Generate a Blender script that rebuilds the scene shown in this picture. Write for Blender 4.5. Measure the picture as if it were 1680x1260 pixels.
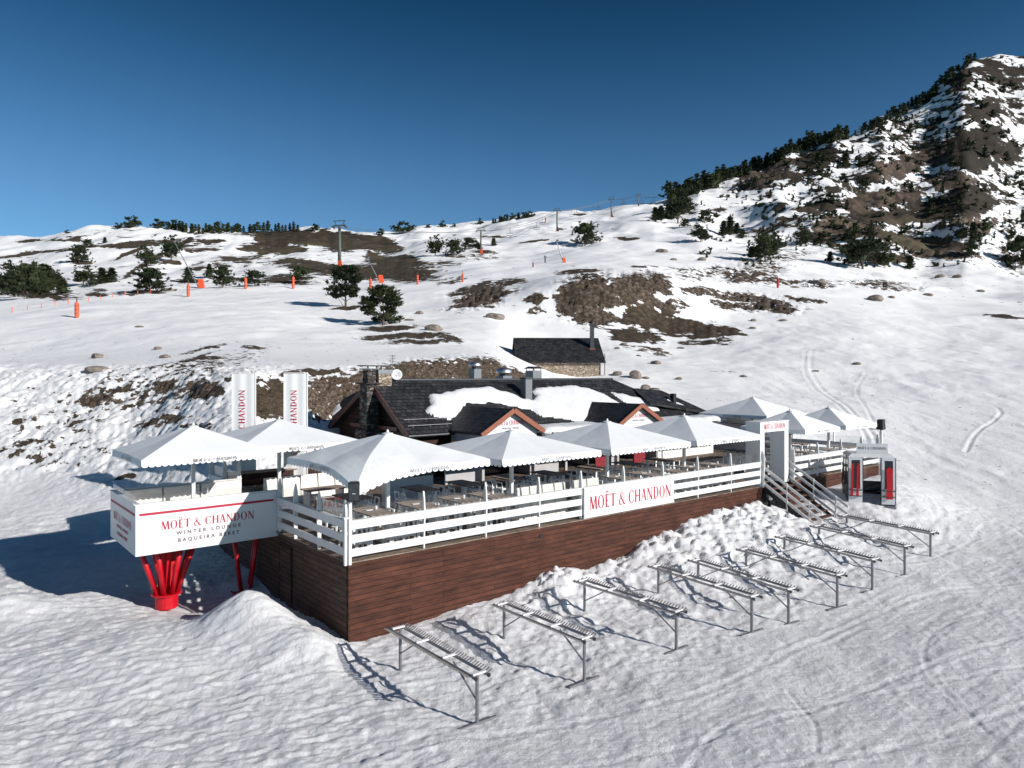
import bpy, math, random
import numpy as np
from mathutils import Vector, Matrix
random.seed(7); np.random.seed(7)
for _o in list(bpy.data.objects): bpy.data.objects.remove(_o, do_unlink=True)
C = bpy.context.scene.collection
scene = bpy.context.scene
R = math.radians

# ------------------------------------------------------------------ camera
CAMZ = 7.45; F = 1166.0; HY = 615.0
cd = bpy.data.cameras.new('camera'); cam = bpy.data.objects.new('camera', cd); C.objects.link(cam)
cam.location = (0, 0, CAMZ); cam.rotation_euler = (R(90), 0, 0)
cd.sensor_width = 36.0; cd.lens = 36.0*F/1680.0; cd.shift_y = -15.0/1680.0
cd.clip_start = 0.1; cd.clip_end = 6000
scene.camera = cam
scene.render.resolution_x = 1024; scene.render.resolution_y = 768
# ------------------------------------------------------------------ light
SUN_EL = 23.0
sh = Vector((0.857, -0.515, 0)).normalized()
sdir = Vector((sh.x*math.cos(R(SUN_EL)), sh.y*math.cos(R(SUN_EL)), math.sin(R(SUN_EL))))
sl = bpy.data.lights.new('sun', 'SUN'); so = bpy.data.objects.new('sun', sl); C.objects.link(so)
sl.energy = 4.6; sl.angle = R(0.5); sl.color = (1.0, 0.955, 0.90)
so.rotation_euler = sdir.to_track_quat('Z', 'Y').to_euler(); so.location = (40, -30, 40)
w = bpy.data.worlds.new('World'); scene.world = w; w.use_nodes = True
nt = w.node_tree; bg = nt.nodes['Background']
sk = nt.nodes.new('ShaderNodeTexSky'); sk.sky_type = 'NISHITA'; sk.sun_disc = False
sk.sun_elevation = R(SUN_EL); sk.sun_rotation = math.atan2(sdir.x, sdir.y)
sk.altitude = 2400; sk.air_density = 1.0; sk.dust_density = 0.0; sk.ozone_density = 1.6
hs = nt.nodes.new('ShaderNodeMix'); hs.data_type = 'RGBA'; hs.blend_type = 'MULTIPLY'; hs.inputs[0].default_value = 1; hs.inputs[7].default_value = (.66,.98,1.11,1)
nt.links.new(sk.outputs[0], hs.inputs[6]); _tc = nt.nodes.new('ShaderNodeTexCoord'); _sp = nt.nodes.new('ShaderNodeSeparateXYZ'); nt.links.new(_tc.outputs['Generated'], _sp.inputs[0])
_rp = nt.nodes.new('ShaderNodeValToRGB'); _rp.color_ramp.interpolation = 'B_SPLINE'; _e = _rp.color_ramp.elements      # clear high altitude air: deep navy overhead, pale at the horizon
_e[0].position = 0; _e[0].color = (1,1,1,1); _e[1].position = 1; _e[1].color = (.10,.27,.34,1)
for _p, _c in ((.12,(.95,.95,.96)),(.24,(.90,.96,1.0)),(.36,(.42,.66,.74)),(.48,(.10,.34,.43))): _q = _e.new(_p); _q.color = (*_c, 1)
nt.links.new(_sp.outputs[2], _rp.inputs[0])
h2 = nt.nodes.new('ShaderNodeMix'); h2.data_type = 'RGBA'; h2.blend_type = 'MULTIPLY'; h2.inputs[0].default_value = 1
nt.links.new(hs.outputs[2], h2.inputs[6]); nt.links.new(_rp.outputs[0], h2.inputs[7]); nt.links.new(h2.outputs[2], bg.inputs[0]); bg.inputs[1].default_value = 0.075
scene.view_settings.view_transform = 'Standard'; scene.view_settings.look = 'None'
scene.view_settings.exposure = 0.28; scene.view_settings.gamma = 1.0
try: scene.view_settings.use_curve_mapping = False
except Exception: pass

# ------------------------------------------------------------------ frames
A = math.atan2(0.640, 0.768); UX, UY = math.cos(A), math.sin(A)
C0 = (-4.444, 19.37); DZ = 2.35
def W(u, v, z=DZ): return Vector((C0[0]+UX*u-UY*v, C0[1]+UY*u+UX*v, z))
def PX(px, Y, z=None, py=None):
    if z is None: z = CAMZ-(py-HY)/F*Y
    return Vector(((px-840.0)/F*Y, Y, z))

# ------------------------------------------------------------------ noise
def _h(ix, iy, s):
    n = (ix.astype(np.int64)*374761393 + iy.astype(np.int64)*668265263 + s*974634777) & 0xffffffff
    n = ((n ^ (n >> 13))*1274126177) & 0xffffffff
    return ((n ^ (n >> 16)) & 0xffff)/65535.0
def vn(x, y, s=0):
    ix = np.floor(x); iy = np.floor(y); fx = x-ix; fy = y-iy
    fx = fx*fx*fx*(fx*(fx*6-15)+10); fy = fy*fy*fy*(fy*(fy*6-15)+10)
    a = _h(ix, iy, s); b = _h(ix+1, iy, s); c = _h(ix, iy+1, s); d = _h(ix+1, iy+1, s)
    return (a+(b-a)*fx)*(1-fy)+(c+(d-c)*fx)*fy
def fbm(x, y, o=4, s=0, g=0.5):
    t = 0; a = 1; n = 0
    for k in range(o):
        t = t+a*vn(x, y, s+k*17); n += a; a *= g; x, y = (x*0.8-y*0.6)*2.03+5.1, (x*0.6+y*0.8)*2.03-3.7
    return t/n
def sst(a, b, x):
    t = np.clip((x-a)/(b-a), 0, 1); return t*t*(3-2*t)

# ------------------------------------------------------------------ materials
MATS = {}
def mat(name, col=(.5,.5,.5), rough=.6, metal=0.0, var=0.0, vscale=6.0, bump=0.0, bscale=20.0, spec=None):
    m = bpy.data.materials.new(name); m.use_nodes = True; MATS[name] = m
    n = m.node_tree.nodes; l = m.node_tree.links; b = n['Principled BSDF']
    b.inputs['Base Color'].default_value = (*col, 1); b.inputs['Roughness'].default_value = rough
    b.inputs['Metallic'].default_value = metal
    if spec is not None: b.inputs['Specular IOR Level'].default_value = spec
    tc = n.new('ShaderNodeTexCoord')
    if var > 0:
        t = n.new('ShaderNodeTexNoise'); t.inputs['Scale'].default_value = vscale; t.inputs['Detail'].default_value = 6
        l.new(tc.outputs['Object'], t.inputs['Vector'])
        r = n.new('ShaderNodeValToRGB'); r.color_ramp.elements[0].position = .3; r.color_ramp.elements[1].position = .7
        r.color_ramp.elements[0].color = (*[c*(1-var) for c in col], 1); r.color_ramp.elements[1].color = (*[min(1, c*(1+var)) for c in col], 1)
        l.new(t.outputs['Fac'], r.inputs[0]); l.new(r.outputs[0], b.inputs['Base Color'])
    if bump > 0:
        t = n.new('ShaderNodeTexNoise'); t.inputs['Scale'].default_value = bscale; t.inputs['Detail'].default_value = 5
        l.new(tc.outputs['Object'], t.inputs['Vector'])
        bp = n.new('ShaderNodeBump'); bp.inputs['Strength'].default_value = bump; bp.inputs['Distance'].default_value = 0.05
        l.new(t.outputs['Fac'], bp.inputs['Height']); l.new(bp.outputs[0], b.inputs['Normal'])
    return m
def nd(m, t): return m.node_tree.nodes.new(t)
def plank(name, c1, c2, pitch, blen, axis='xz', rough=.6, gap=(.02,.012,.01), bump=.5, mortar=.012):
    """boards / slates: brick texture laid in two object axes"""
    m = mat(name, c1, rough); l = m.node_tree.links; b = m.node_tree.nodes['Principled BSDF']
    b.inputs['Specular IOR Level'].default_value = .22
    tc = nd(m, 'ShaderNodeTexCoord'); sp = nd(m, 'ShaderNodeSeparateXYZ'); cb = nd(m, 'ShaderNodeCombineXYZ')
    l.new(tc.outputs['Object'], sp.inputs[0])
    l.new(sp.outputs['XYZ'.index(axis[0].upper())], cb.inputs[0]); l.new(sp.outputs['XYZ'.index(axis[1].upper())], cb.inputs[1])
    br = nd(m, 'ShaderNodeTexBrick'); br.inputs['Scale'].default_value = 1.0
    br.inputs['Brick Width'].default_value = blen; br.inputs['Row Height'].default_value = pitch
    br.inputs['Mortar Size'].default_value = mortar; br.inputs['Mortar Smooth'].default_value = .3
    br.inputs['Color1'].default_value = (*c1, 1); br.inputs['Color2'].default_value = (*c2, 1); br.inputs['Mortar'].default_value = (*gap, 1)
    br.offset = .37; br.inputs['Bias'].default_value = 0
    l.new(cb.outputs[0], br.inputs['Vector'])
    ns = nd(m, 'ShaderNodeTexNoise'); ns.inputs['Scale'].default_value = 2.2; ns.inputs['Detail'].default_value = 8; ns.inputs['Roughness'].default_value = .7
    mp = nd(m, 'ShaderNodeMapping'); mp.inputs['Scale'].default_value = (.5, .5, 3) if axis[1] == 'z' else (.8, 2, 1)
    l.new(tc.outputs['Object'], mp.inputs[0]); l.new(mp.outputs[0], ns.inputs['Vector'])
    rp = nd(m, 'ShaderNodeValToRGB'); rp.color_ramp.elements[0].position = .35; rp.color_ramp.elements[1].position = .68
    rp.color_ramp.elements[0].color = (.48,.47,.46,1); rp.color_ramp.elements[1].color = (1.45,1.32,1.22,1)
    l.new(ns.outputs['Fac'], rp.inputs[0])
    mx = nd(m, 'ShaderNodeMix'); mx.data_type = 'RGBA'; mx.blend_type = 'MULTIPLY'; mx.inputs[0].default_value = 1
    l.new(br.outputs['Color'], mx.inputs[6]); l.new(rp.outputs[0], mx.inputs[7]); l.new(mx.outputs[2], b.inputs['Base Color'])
    bp = nd(m, 'ShaderNodeBump'); bp.inputs['Strength'].default_value = bump; bp.inputs['Distance'].default_value = .02; bp.invert = True
    l.new(br.outputs['Fac'], bp.inputs['Height']); l.new(bp.outputs[0], b.inputs['Normal'])
    return m
M = {}
M['white'] = mat('white_paint', (.68,.68,.68), .45, var=.06, vscale=3, bump=.08)
M['panel'] = mat('white_panel', (.70,.70,.71), .35, var=.025, vscale=1.5)
M['cream'] = mat('cream_upholstery', (.74,.71,.66), .7, var=.05, vscale=4, bump=.1)
M['greywall'] = mat('pale_grey_wall', (.42,.41,.42), .6, var=.08, vscale=2)
M['furn'] = mat('white_furniture_paint', (.86,.86,.85), .5)
M['fabric'] = mat('white_canvas', (.77,.79,.81), .8, var=.03, vscale=1.6, bump=.25, bscale=2.5)
M['red'] = mat('red_paint', (.52,.006,.016), .35, var=.12, vscale=5)
M['crimson'] = mat('crimson_lettering', (.40,.004,.035), .5)
M['greytext'] = mat('grey_lettering', (.12,.09,.09), .6)
M['skirt'] = plank('brown_boards', (.088,.034,.022), (.062,.025,.017), .155, 3.1, 'xz', .75, mortar=.010)
M['skirty'] = plank('brown_side_boards', (.10,.060,.045), (.075,.045,.034), .165, 3.0, 'yz', .6, mortar=.016)
M['floor'] = plank('weathered_decking', (.24,.20,.165), (.17,.14,.12), .14, 2.4, 'xy', .7, mortar=.010)
M['tabletop'] = plank('weathered_table_wood', (.40,.33,.28), (.32,.26,.22), .11, 1.4, 'yx', .65, bump=.2, mortar=.004, gap=(.1,.08,.07))
M['slate'] = plank('dark_slate', (.045,.048,.056), (.022,.024,.030), .23, .34, 'xy', .5, gap=(.003,.003,.004), bump=.9, mortar=.018)
M['slaty'] = plank('dark_slate_cross', (.045,.048,.056), (.022,.024,.030), .23, .34, 'yx', .5, gap=(.003,.003,.004), bump=.9, mortar=.018)
M['log'] = plank('dark_log_wall', (.060,.030,.024), (.040,.020,.018), .22, 4.0, 'yz', .65, bump=.9, mortar=.025)
M['logx'] = plank('dark_timber_front', (.060,.030,.024), (.040,.020,.018), .22, 4.0, 'xz', .65, bump=.9, mortar=.025)
M['barge'] = mat('red_brown_bargeboard', (.26,.085,.045), .55, var=.2, vscale=8)
M['added_awning'] = mat('dark_added_awning', (.045,.04,.045), .8)
M['bargedk'] = mat('brown_bargeboard', (.095,.038,.028), .55, var=.2, vscale=8)
M['metal'] = mat('galvanised_steel', (.24,.24,.255), .45, .6, var=.18, vscale=14)
M['darkmetal'] = mat('dark_steel', (.07,.075,.085), .4, .5, var=.2)
M['ventmetal'] = mat('vent_grey_metal', (.20,.21,.225), .4, .4, var=.1)
M['shiny'] = mat('polished_steel', (.62,.63,.65), .42, 1.0)
M['darkred'] = mat('dark_red_cloth', (.20,.004,.012), .7, var=.2)
M['tint'] = mat('tinted_glass', (.03,.035,.045), .12)
M['teeth'] = mat('weathered_rack_teeth', (.16,.15,.15), .6, .3, var=.3, vscale=9)
M['black'] = mat('black_plastic', (.012,.012,.014), .45)
M['orange'] = mat('orange_padding', (.80,.10,.03), .6, var=.15, vscale=3)
M['pylon'] = mat('pylon_green_grey', (.10,.12,.10), .6, .2, var=.2)
M['bark'] = mat('pine_bark', (.11,.075,.055), .9, var=.35, vscale=5, bump=.6)
M['pad'] = mat('snow_blanket', (.66,.67,.69), .75, var=.02, bump=.5, bscale=5)
def leafmat(name, c1, c2):
    m = mat(name, c1, .75, spec=.2); l = m.node_tree.links; b = m.node_tree.nodes['Principled BSDF']
    g = nd(m, 'ShaderNodeNewGeometry'); oi = nd(m, 'ShaderNodeObjectInfo')
    ns = nd(m, 'ShaderNodeTexNoise'); ns.inputs['Scale'].default_value = 1.3; ns.inputs['Detail'].default_value = 3
    l.new(g.outputs['Position'], ns.inputs['Vector'])
    ad = nd(m, 'ShaderNodeMath'); ad.operation = 'ADD'; l.new(g.outputs['Random Per Island'], ad.inputs[0]); l.new(oi.outputs['Random'], ad.inputs[1])
    a2 = nd(m, 'ShaderNodeMath'); a2.operation = 'ADD'; l.new(ad.outputs[0], a2.inputs[0]); l.new(ns.outputs['Fac'], a2.inputs[1])
    dv = nd(m, 'ShaderNodeMath'); dv.operation = 'DIVIDE'; dv.inputs[1].default_value = 3; l.new(a2.outputs[0], dv.inputs[0])
    rp = nd(m, 'ShaderNodeValToRGB'); rp.color_ramp.elements[0].position = .2; rp.color_ramp.elements[1].position = .8
    rp.color_ramp.elements[0].color = (*c1, 1); rp.color_ramp.elements[1].color = (*c2, 1)
    l.new(dv.outputs[0], rp.inputs[0]); l.new(rp.outputs[0], b.inputs['Base Color']); return m
M['leaf'] = leafmat('pine_needles', (.010,.017,.008), (.050,.064,.028))
def stone(name, c1, c2, c3, sc):
    m = mat(name, c1, .85); l = m.node_tree.links; b = m.node_tree.nodes['Principled BSDF']
    tc = nd(m, 'ShaderNodeTexCoord'); mp = nd(m, 'ShaderNodeMapping'); mp.inputs['Scale'].default_value = (1, 1, 1.9)
    v = nd(m, 'ShaderNodeTexVoronoi'); v.inputs['Scale'].default_value = sc
    v2 = nd(m, 'ShaderNodeTexVoronoi'); v2.inputs['Scale'].default_value = sc; v2.feature = 'DISTANCE_TO_EDGE'
    l.new(tc.outputs['Object'], mp.inputs[0]); l.new(mp.outputs[0], v.inputs['Vector']); l.new(mp.outputs[0], v2.inputs['Vector'])
    sp = nd(m, 'ShaderNodeSeparateColor'); l.new(v.outputs['Color'], sp.inputs[0])
    rp = nd(m, 'ShaderNodeValToRGB'); e = rp.color_ramp.elements; e[0].color = (*c1, 1); e[1].color = (*c3, 1); x = e.new(.55); x.color = (*c2, 1)
    l.new(sp.outputs[0], rp.inputs[0])
    r2 = nd(m, 'ShaderNodeValToRGB'); r2.color_ramp.elements[0].color = (.35,.3,.28,1); r2.color_ramp.elements[1].position = .09
    l.new(v2.outputs['Distance'], r2.inputs[0])
    mx = nd(m, 'ShaderNodeMix'); mx.data_type = 'RGBA'; mx.blend_type = 'MULTIPLY'; mx.inputs[0].default_value = 1
    l.new(rp.outputs[0], mx.inputs[6]); l.new(r2.outputs[0], mx.inputs[7]); l.new(mx.outputs[2], b.inputs['Base Color'])
    bp = nd(m, 'ShaderNodeBump'); bp.inputs['Strength'].default_value = .8; bp.inputs['Distance'].default_value = .08
    l.new(r2.outputs[0], bp.inputs['Height']); l.new(bp.outputs[0], b.inputs['Normal']); return m
M['stone'] = stone('tan_rubble_stone', (.26,.19,.13), (.36,.29,.22), (.44,.38,.31), 3.2)
M['chim'] = stone('dark_rubble_stone', (.028,.021,.020), (.065,.052,.048), (.17,.16,.155), 3.6)
M['boulder'] = mat('granite_boulder', (.20,.165,.14), .9, var=.45, vscale=3.0, bump=.9, bscale=6)
def glass():
    m = bpy.data.materials.new('clear_glass'); m.use_nodes = True; n = m.node_tree.nodes; l = m.node_tree.links
    for x in list(n):
        if x.type != 'OUTPUT_MATERIAL': n.remove(x)
    t = n.new('ShaderNodeBsdfTransparent'); t.inputs[0].default_value = (.965,.98,.98,1)
    g = n.new('ShaderNodeBsdfGlossy'); g.inputs['Roughness'].default_value = .03
    lw = n.new('ShaderNodeLayerWeight'); lw.inputs[0].default_value = .5; f = n.new('ShaderNodeMath'); f.operation = 'POWER'; l.new(lw.outputs['Facing'], f.inputs[0]); f.inputs[1].default_value = 5; f2_ = n.new('ShaderNodeMath'); f2_.operation = 'MULTIPLY_ADD'; l.new(f.outputs[0], f2_.inputs[0]); f2_.inputs[1].default_value = .7; f2_.inputs[2].default_value = .05; f = f2_
    x = n.new('ShaderNodeMixShader'); l.new(f.outputs[0], x.inputs[0]); l.new(t.outputs[0], x.inputs[1]); l.new(g.outputs[0], x.inputs[2])
    l.new(x.outputs[0], [q for q in n if q.type == 'OUTPUT_MATERIAL'][0].inputs[0]); return m
M['glass'] = glass()

# ------------------------------------------------------------------ mesh builder and things
class MB:
    def __init__(s): s.v = []; s.f = []
    def add(s, vs, fs):
        o = len(s.v); s.v += [tuple(p) for p in vs]; s.f += [tuple(i+o for i in f) for f in fs]; return s
    def box(s, a, b):
        (x0,y0,z0),(x1,y1,z1) = a, b
        x0, x1 = sorted((x0, x1)); y0, y1 = sorted((y0, y1)); z0, z1 = sorted((z0, z1))
        return s.add([(x0,y0,z0),(x1,y0,z0),(x1,y1,z0),(x0,y1,z0),(x0,y0,z1),(x1,y0,z1),(x1,y1,z1),(x0,y1,z1)],
                     [(0,3,2,1),(4,5,6,7),(0,1,5,4),(1,2,6,5),(2,3,7,6),(3,0,4,7)])
    def hexa(s, lo, hi):
        """4 lower points, 4 upper points"""
        return s.add(list(lo)+list(hi), [(0,3,2,1),(4,5,6,7),(0,1,5,4),(1,2,6,5),(2,3,7,6),(3,0,4,7)])
    def beam(s, p, q, w_, h_, up=(0,0,1)):
        p = Vector(p); q = Vector(q); d = (q-p).normalized(); u = Vector(up)
        x = d.cross(u)
        if x.length < 1e-4: x = d.cross(Vector((1,0,0)))
        x.normalize(); y = x.cross(d).normalized(); x *= w_/2; y *= h_/2
        return s.hexa([p-x-y, p+x-y, p+x+y, p-x+y], [q-x-y, q+x-y, q+x+y, q-x+y])
    def tube(s, p, q, r, r2=None, n=8, cap=True):
        p = Vector(p); q = Vector(q); d = (q-p).normalized(); r2 = r if r2 is None else r2
        x = d.orthogonal().normalized(); y = d.cross(x)
        vs = []
        for c, rr in ((p, r), (q, r2)):
            for k in range(n):
                a = 2*math.pi*k/n; vs.append(c+x*math.cos(a)*rr+y*math.sin(a)*rr)
        fs = [(k, (k+1) % n, n+(k+1) % n, n+k) for k in range(n)]
        if cap: fs += [tuple(range(n-1, -1, -1)), tuple(range(n, 2*n))]
        return s.add(vs, fs)
    def lathe(s, c, prof, n=16):
        vs = []; fs = []
        for (r, z) in prof:
            for k in range(n):
                a = 2*math.pi*k/n; vs.append((c[0]+r*math.cos(a), c[1]+r*math.sin(a), c[2]+z))
        for j in range(len(prof)-1):
            for k in range(n):
                fs.append((j*n+k, j*n+(k+1) % n, (j+1)*n+(k+1) % n, (j+1)*n+k))
        fs.append(tuple(range(n-1, -1, -1))); fs.append(tuple((len(prof)-1)*n+k for k in range(n)))
        return s.add(vs, fs)
    def prism(s, pts, d):
        """planar polygon of 3D points, extruded by vector d"""
        n = len(pts); d = Vector(d); vs = [Vector(p) for p in pts]; vs += [p+d for p in vs]
        return s.add(vs, [tuple(range(n-1, -1, -1)), tuple(range(n, 2*n))]+[(k, (k+1) % n, n+(k+1) % n, n+k) for k in range(n)])
    def build(s, name, m, parent=None, smooth=False, loc=None, rotz=None):
        me = bpy.data.meshes.new(name); me.from_pydata([tuple(p) for p in s.v], [], s.f); me.update()
        if m is not None: me.materials.append(M[m] if isinstance(m, str) else m)
        if smooth: me.polygons.foreach_set('use_smooth', [True]*len(me.polygons))
        o = bpy.data.objects.new(name, me); C.objects.link(o)
        if parent is not None: o.parent = parent
        if loc is not None: o.location = loc
        if rotz is not None: o.rotation_euler = (0, 0, rotz)
        return o
def fixn(o):
    import bmesh
    b = bmesh.new(); b.from_mesh(o.data); bmesh.ops.recalc_face_normals(b, faces=b.faces); b.to_mesh(o.data); b.free(); return o
def tag(o, label, cat, group=None, kind=None):
    if label: o['label'] = label
    if cat: o['category'] = cat
    if group: o['group'] = group
    if kind: o['kind'] = kind
    return o
def thing(name, label, cat, loc=(0,0,0), rotz=A, group=None):
    o = bpy.data.objects.new(name, None); C.objects.link(o); o.empty_display_size = .3
    o.location = loc; o.rotation_euler = (0, 0, rotz); return tag(o, label, cat, group)
KIDS = {}
def copy_tree(o, parent=None):
    c = o.copy(); C.objects.link(c)
    if parent is not None: c.parent = parent
    for ch in list(o.children): copy_tree(ch, c)
    return c
def dup(o, loc, rotz=None, label=None, group=None, scale=None):
    c = copy_tree(o); c.location = loc
    if rotz is not None: c.rotation_euler = (0, 0, rotz)
    if label: c['label'] = label
    if group: c['group'] = group
    if scale is not None: c.scale = (scale,)*3 if not hasattr(scale, '__len__') else scale
    return c

# ------------------------------------------------------------------ lettering (serif capitals, drawn as strokes)
def glyphs():
    G = {}
    def st(x0, y0, x1, y1, w): return [(x0-w/2,y0),(x0+w/2,y0),(x1+w/2,y1),(x1-w/2,y1)]
    def rc(x0, y0, x1, y1): return [(x0,y0),(x1,y0),(x1,y1),(x0,y1)]
    def arc(cx, cy, rx, ry, a0, a1, tk, tn, n=18):
        q = []
        for k in range(n):
            p = []
            for a in (a0+(a1-a0)*k/n, a0+(a1-a0)*(k+1)/n):
                c, s_ = math.cos(R(a)), math.sin(R(a)); t = tn+(tk-tn)*c*c
                p.append(((cx+rx*c, cy+ry*s_), (cx+(rx-t)*c, cy+(ry-t*.75)*s_)))
            q.append([p[0][0], p[1][0], p[1][1], p[0][1]])
        return q
    def path(pts, ws):
        q = []
        for k in range(len(pts)-1):
            (x0,y0),(x1,y1) = pts[k], pts[k+1]; d = math.hypot(x1-x0, y1-y0); nx, ny = -(y1-y0)/d/2, (x1-x0)/d/2
            a, b = ws[k], ws[k+1]; q.append([(x0+nx*a,y0+ny*a),(x0-nx*a,y0-ny*a),(x1-nx*b,y1-ny*b),(x1+nx*b,y1+ny*b)])
        return q
    T = .20; t = .08; sf = lambda x, y, w=.13: rc(x-w, y-.02, x+w, y+.025)
    G['M'] = (1.06, [st(.12,0,.2,1,t), sf(.12,.02,.1), st(.22,1,.53,.02,T), st(.53,.02,.83,1,t), st(.86,1,.95,0,T), sf(.95,.02,.12), rc(.1,.96,.24,1), rc(.8,.96,.96,1)])
    G['O'] = (.92, arc(.46,.5,.43,.52,0,360,.205,.075,28))
    E = [rc(.1,0,.1+T,1), rc(.04,-.001,.58,.07), rc(.04,.93,.56,1.001), rc(.23,.48,.46,.55), rc(.53,.0,.59,.19), rc(.52,.84,.56,1), rc(.44,.42,.47,.61)]
    G['E'] = (.66, E); G['Ë'] = (.66, E+[[(cx+.085*math.cos(a*math.pi/4), 1.19+.085*math.sin(a*math.pi/4)) for a in range(8)] for cx in (.2,.42)])
    G['T'] = (.78, [rc(.325,0,.325+T,1), rc(.02,.93,.76,1.0), rc(.02,.82,.06,.95), rc(.72,.82,.76,.95), sf(.39,.02,.13)])
    G['C'] = (.84, arc(.48,.5,.44,.52,48,312,.205,.075,22)+[rc(.75,.68,.79,.92), rc(.75,.1,.79,.3)])
    G['H'] = (.9, [rc(.1,0,.1+T,1), rc(.67,0,.67+T,1), rc(.23,.48,.67,.55), sf(.165,.02), sf(.735,.02), sf(.165,.98), sf(.735,.98)])
    G['A'] = (.86, [st(.12,0,.41,1,t), st(.74,0,.45,1,T), rc(.22,.33,.62,.38), sf(.12,.02,.1), sf(.74,.02,.13)])
    G['N'] = (.92, [rc(.11,0,.185,1), rc(.735,0,.81,1), st(.15,1,.77,0,T), sf(.145,.02,.1), sf(.775,.98,.1), rc(.02,.955,.2,1)])
    G['D'] = (.9, [rc(.1,0,.1+T,1)]+arc(.3,.5,.54,.5,-90,90,.205,.075,18)+[rc(.02,-.0,.3,.045), rc(.02,.955,.3,1)])
    G['&'] = (.98, path([(.9,.02),(.72,.12),(.34,.6),(.25,.76),(.27,.92),(.4,1.0),(.53,.93),(.54,.8),(.45,.68),(.2,.48),(.09,.3),(.12,.12),(.3,.01),(.5,.03),(.68,.2),(.8,.5)],
                        [.13,.14,.14,.1,.06,.05,.06,.09,.07,.08,.13,.13,.07,.05,.05,.04])+[rc(.68,.5,.94,.54)])
    G[' '] = (.30, [])
    return G
GL = glyphs()
def serif(mb, text, org, ex, ey, h, track=.06, nrm=None, align='c', squeeze=1.0, width=None):
    """lettering on the plane through org with unit axes ex (reading) and ey (up); faces stand slightly proud"""
    ex = Vector(ex); ey = Vector(ey); n = ex.cross(ey).normalized() if nrm is None else Vector(nrm)
    wd = sum((GL[c][0]+track) for c in text)-track
    x = -wd/2 if align == 'c' else 0; k = 0
    if width: squeeze = width/(wd*h)
    for c in text:
        for poly in GL[c][1]:
            k += 1; off = n*(.004+.0006*(k % 7))
            pts = [Vector(org)+ex*((x+a)*h*squeeze)+ey*(b*h)+off for a, b in poly]
            ar = sum(poly[i][0]*poly[(i+1) % len(poly)][1]-poly[(i+1) % len(poly)][0]*poly[i][1] for i in range(len(poly)))
            if ar < 0: pts.reverse()
            mb.add(pts, [tuple(range(len(pts)))])
        x += GL[c][0]+track
    return wd*h*squeeze
def sans(text, name, m, parent, loc, rot, size, space=1.0):
    cu = bpy.data.curves.new('t', 'FONT'); cu.body = text; cu.size = size; cu.space_character = space; cu.align_x = 'CENTER'; cu.extrude = .002; cu.offset = .0045*size/.15
    o = bpy.data.objects.new('t', cu); C.objects.link(o); bpy.context.view_layer.update()
    me = bpy.data.meshes.new_from_object(o.evaluated_get(bpy.context.evaluated_depsgraph_get()))
    bpy.data.objects.remove(o); me.materials.clear(); me.materials.append(M[m])
    o = bpy.data.objects.new(name, me); C.objects.link(o); o.parent = parent; o.location = loc; o.rotation_euler = rot; return o
BRAND = 'MOËT & CHANDON'
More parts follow.
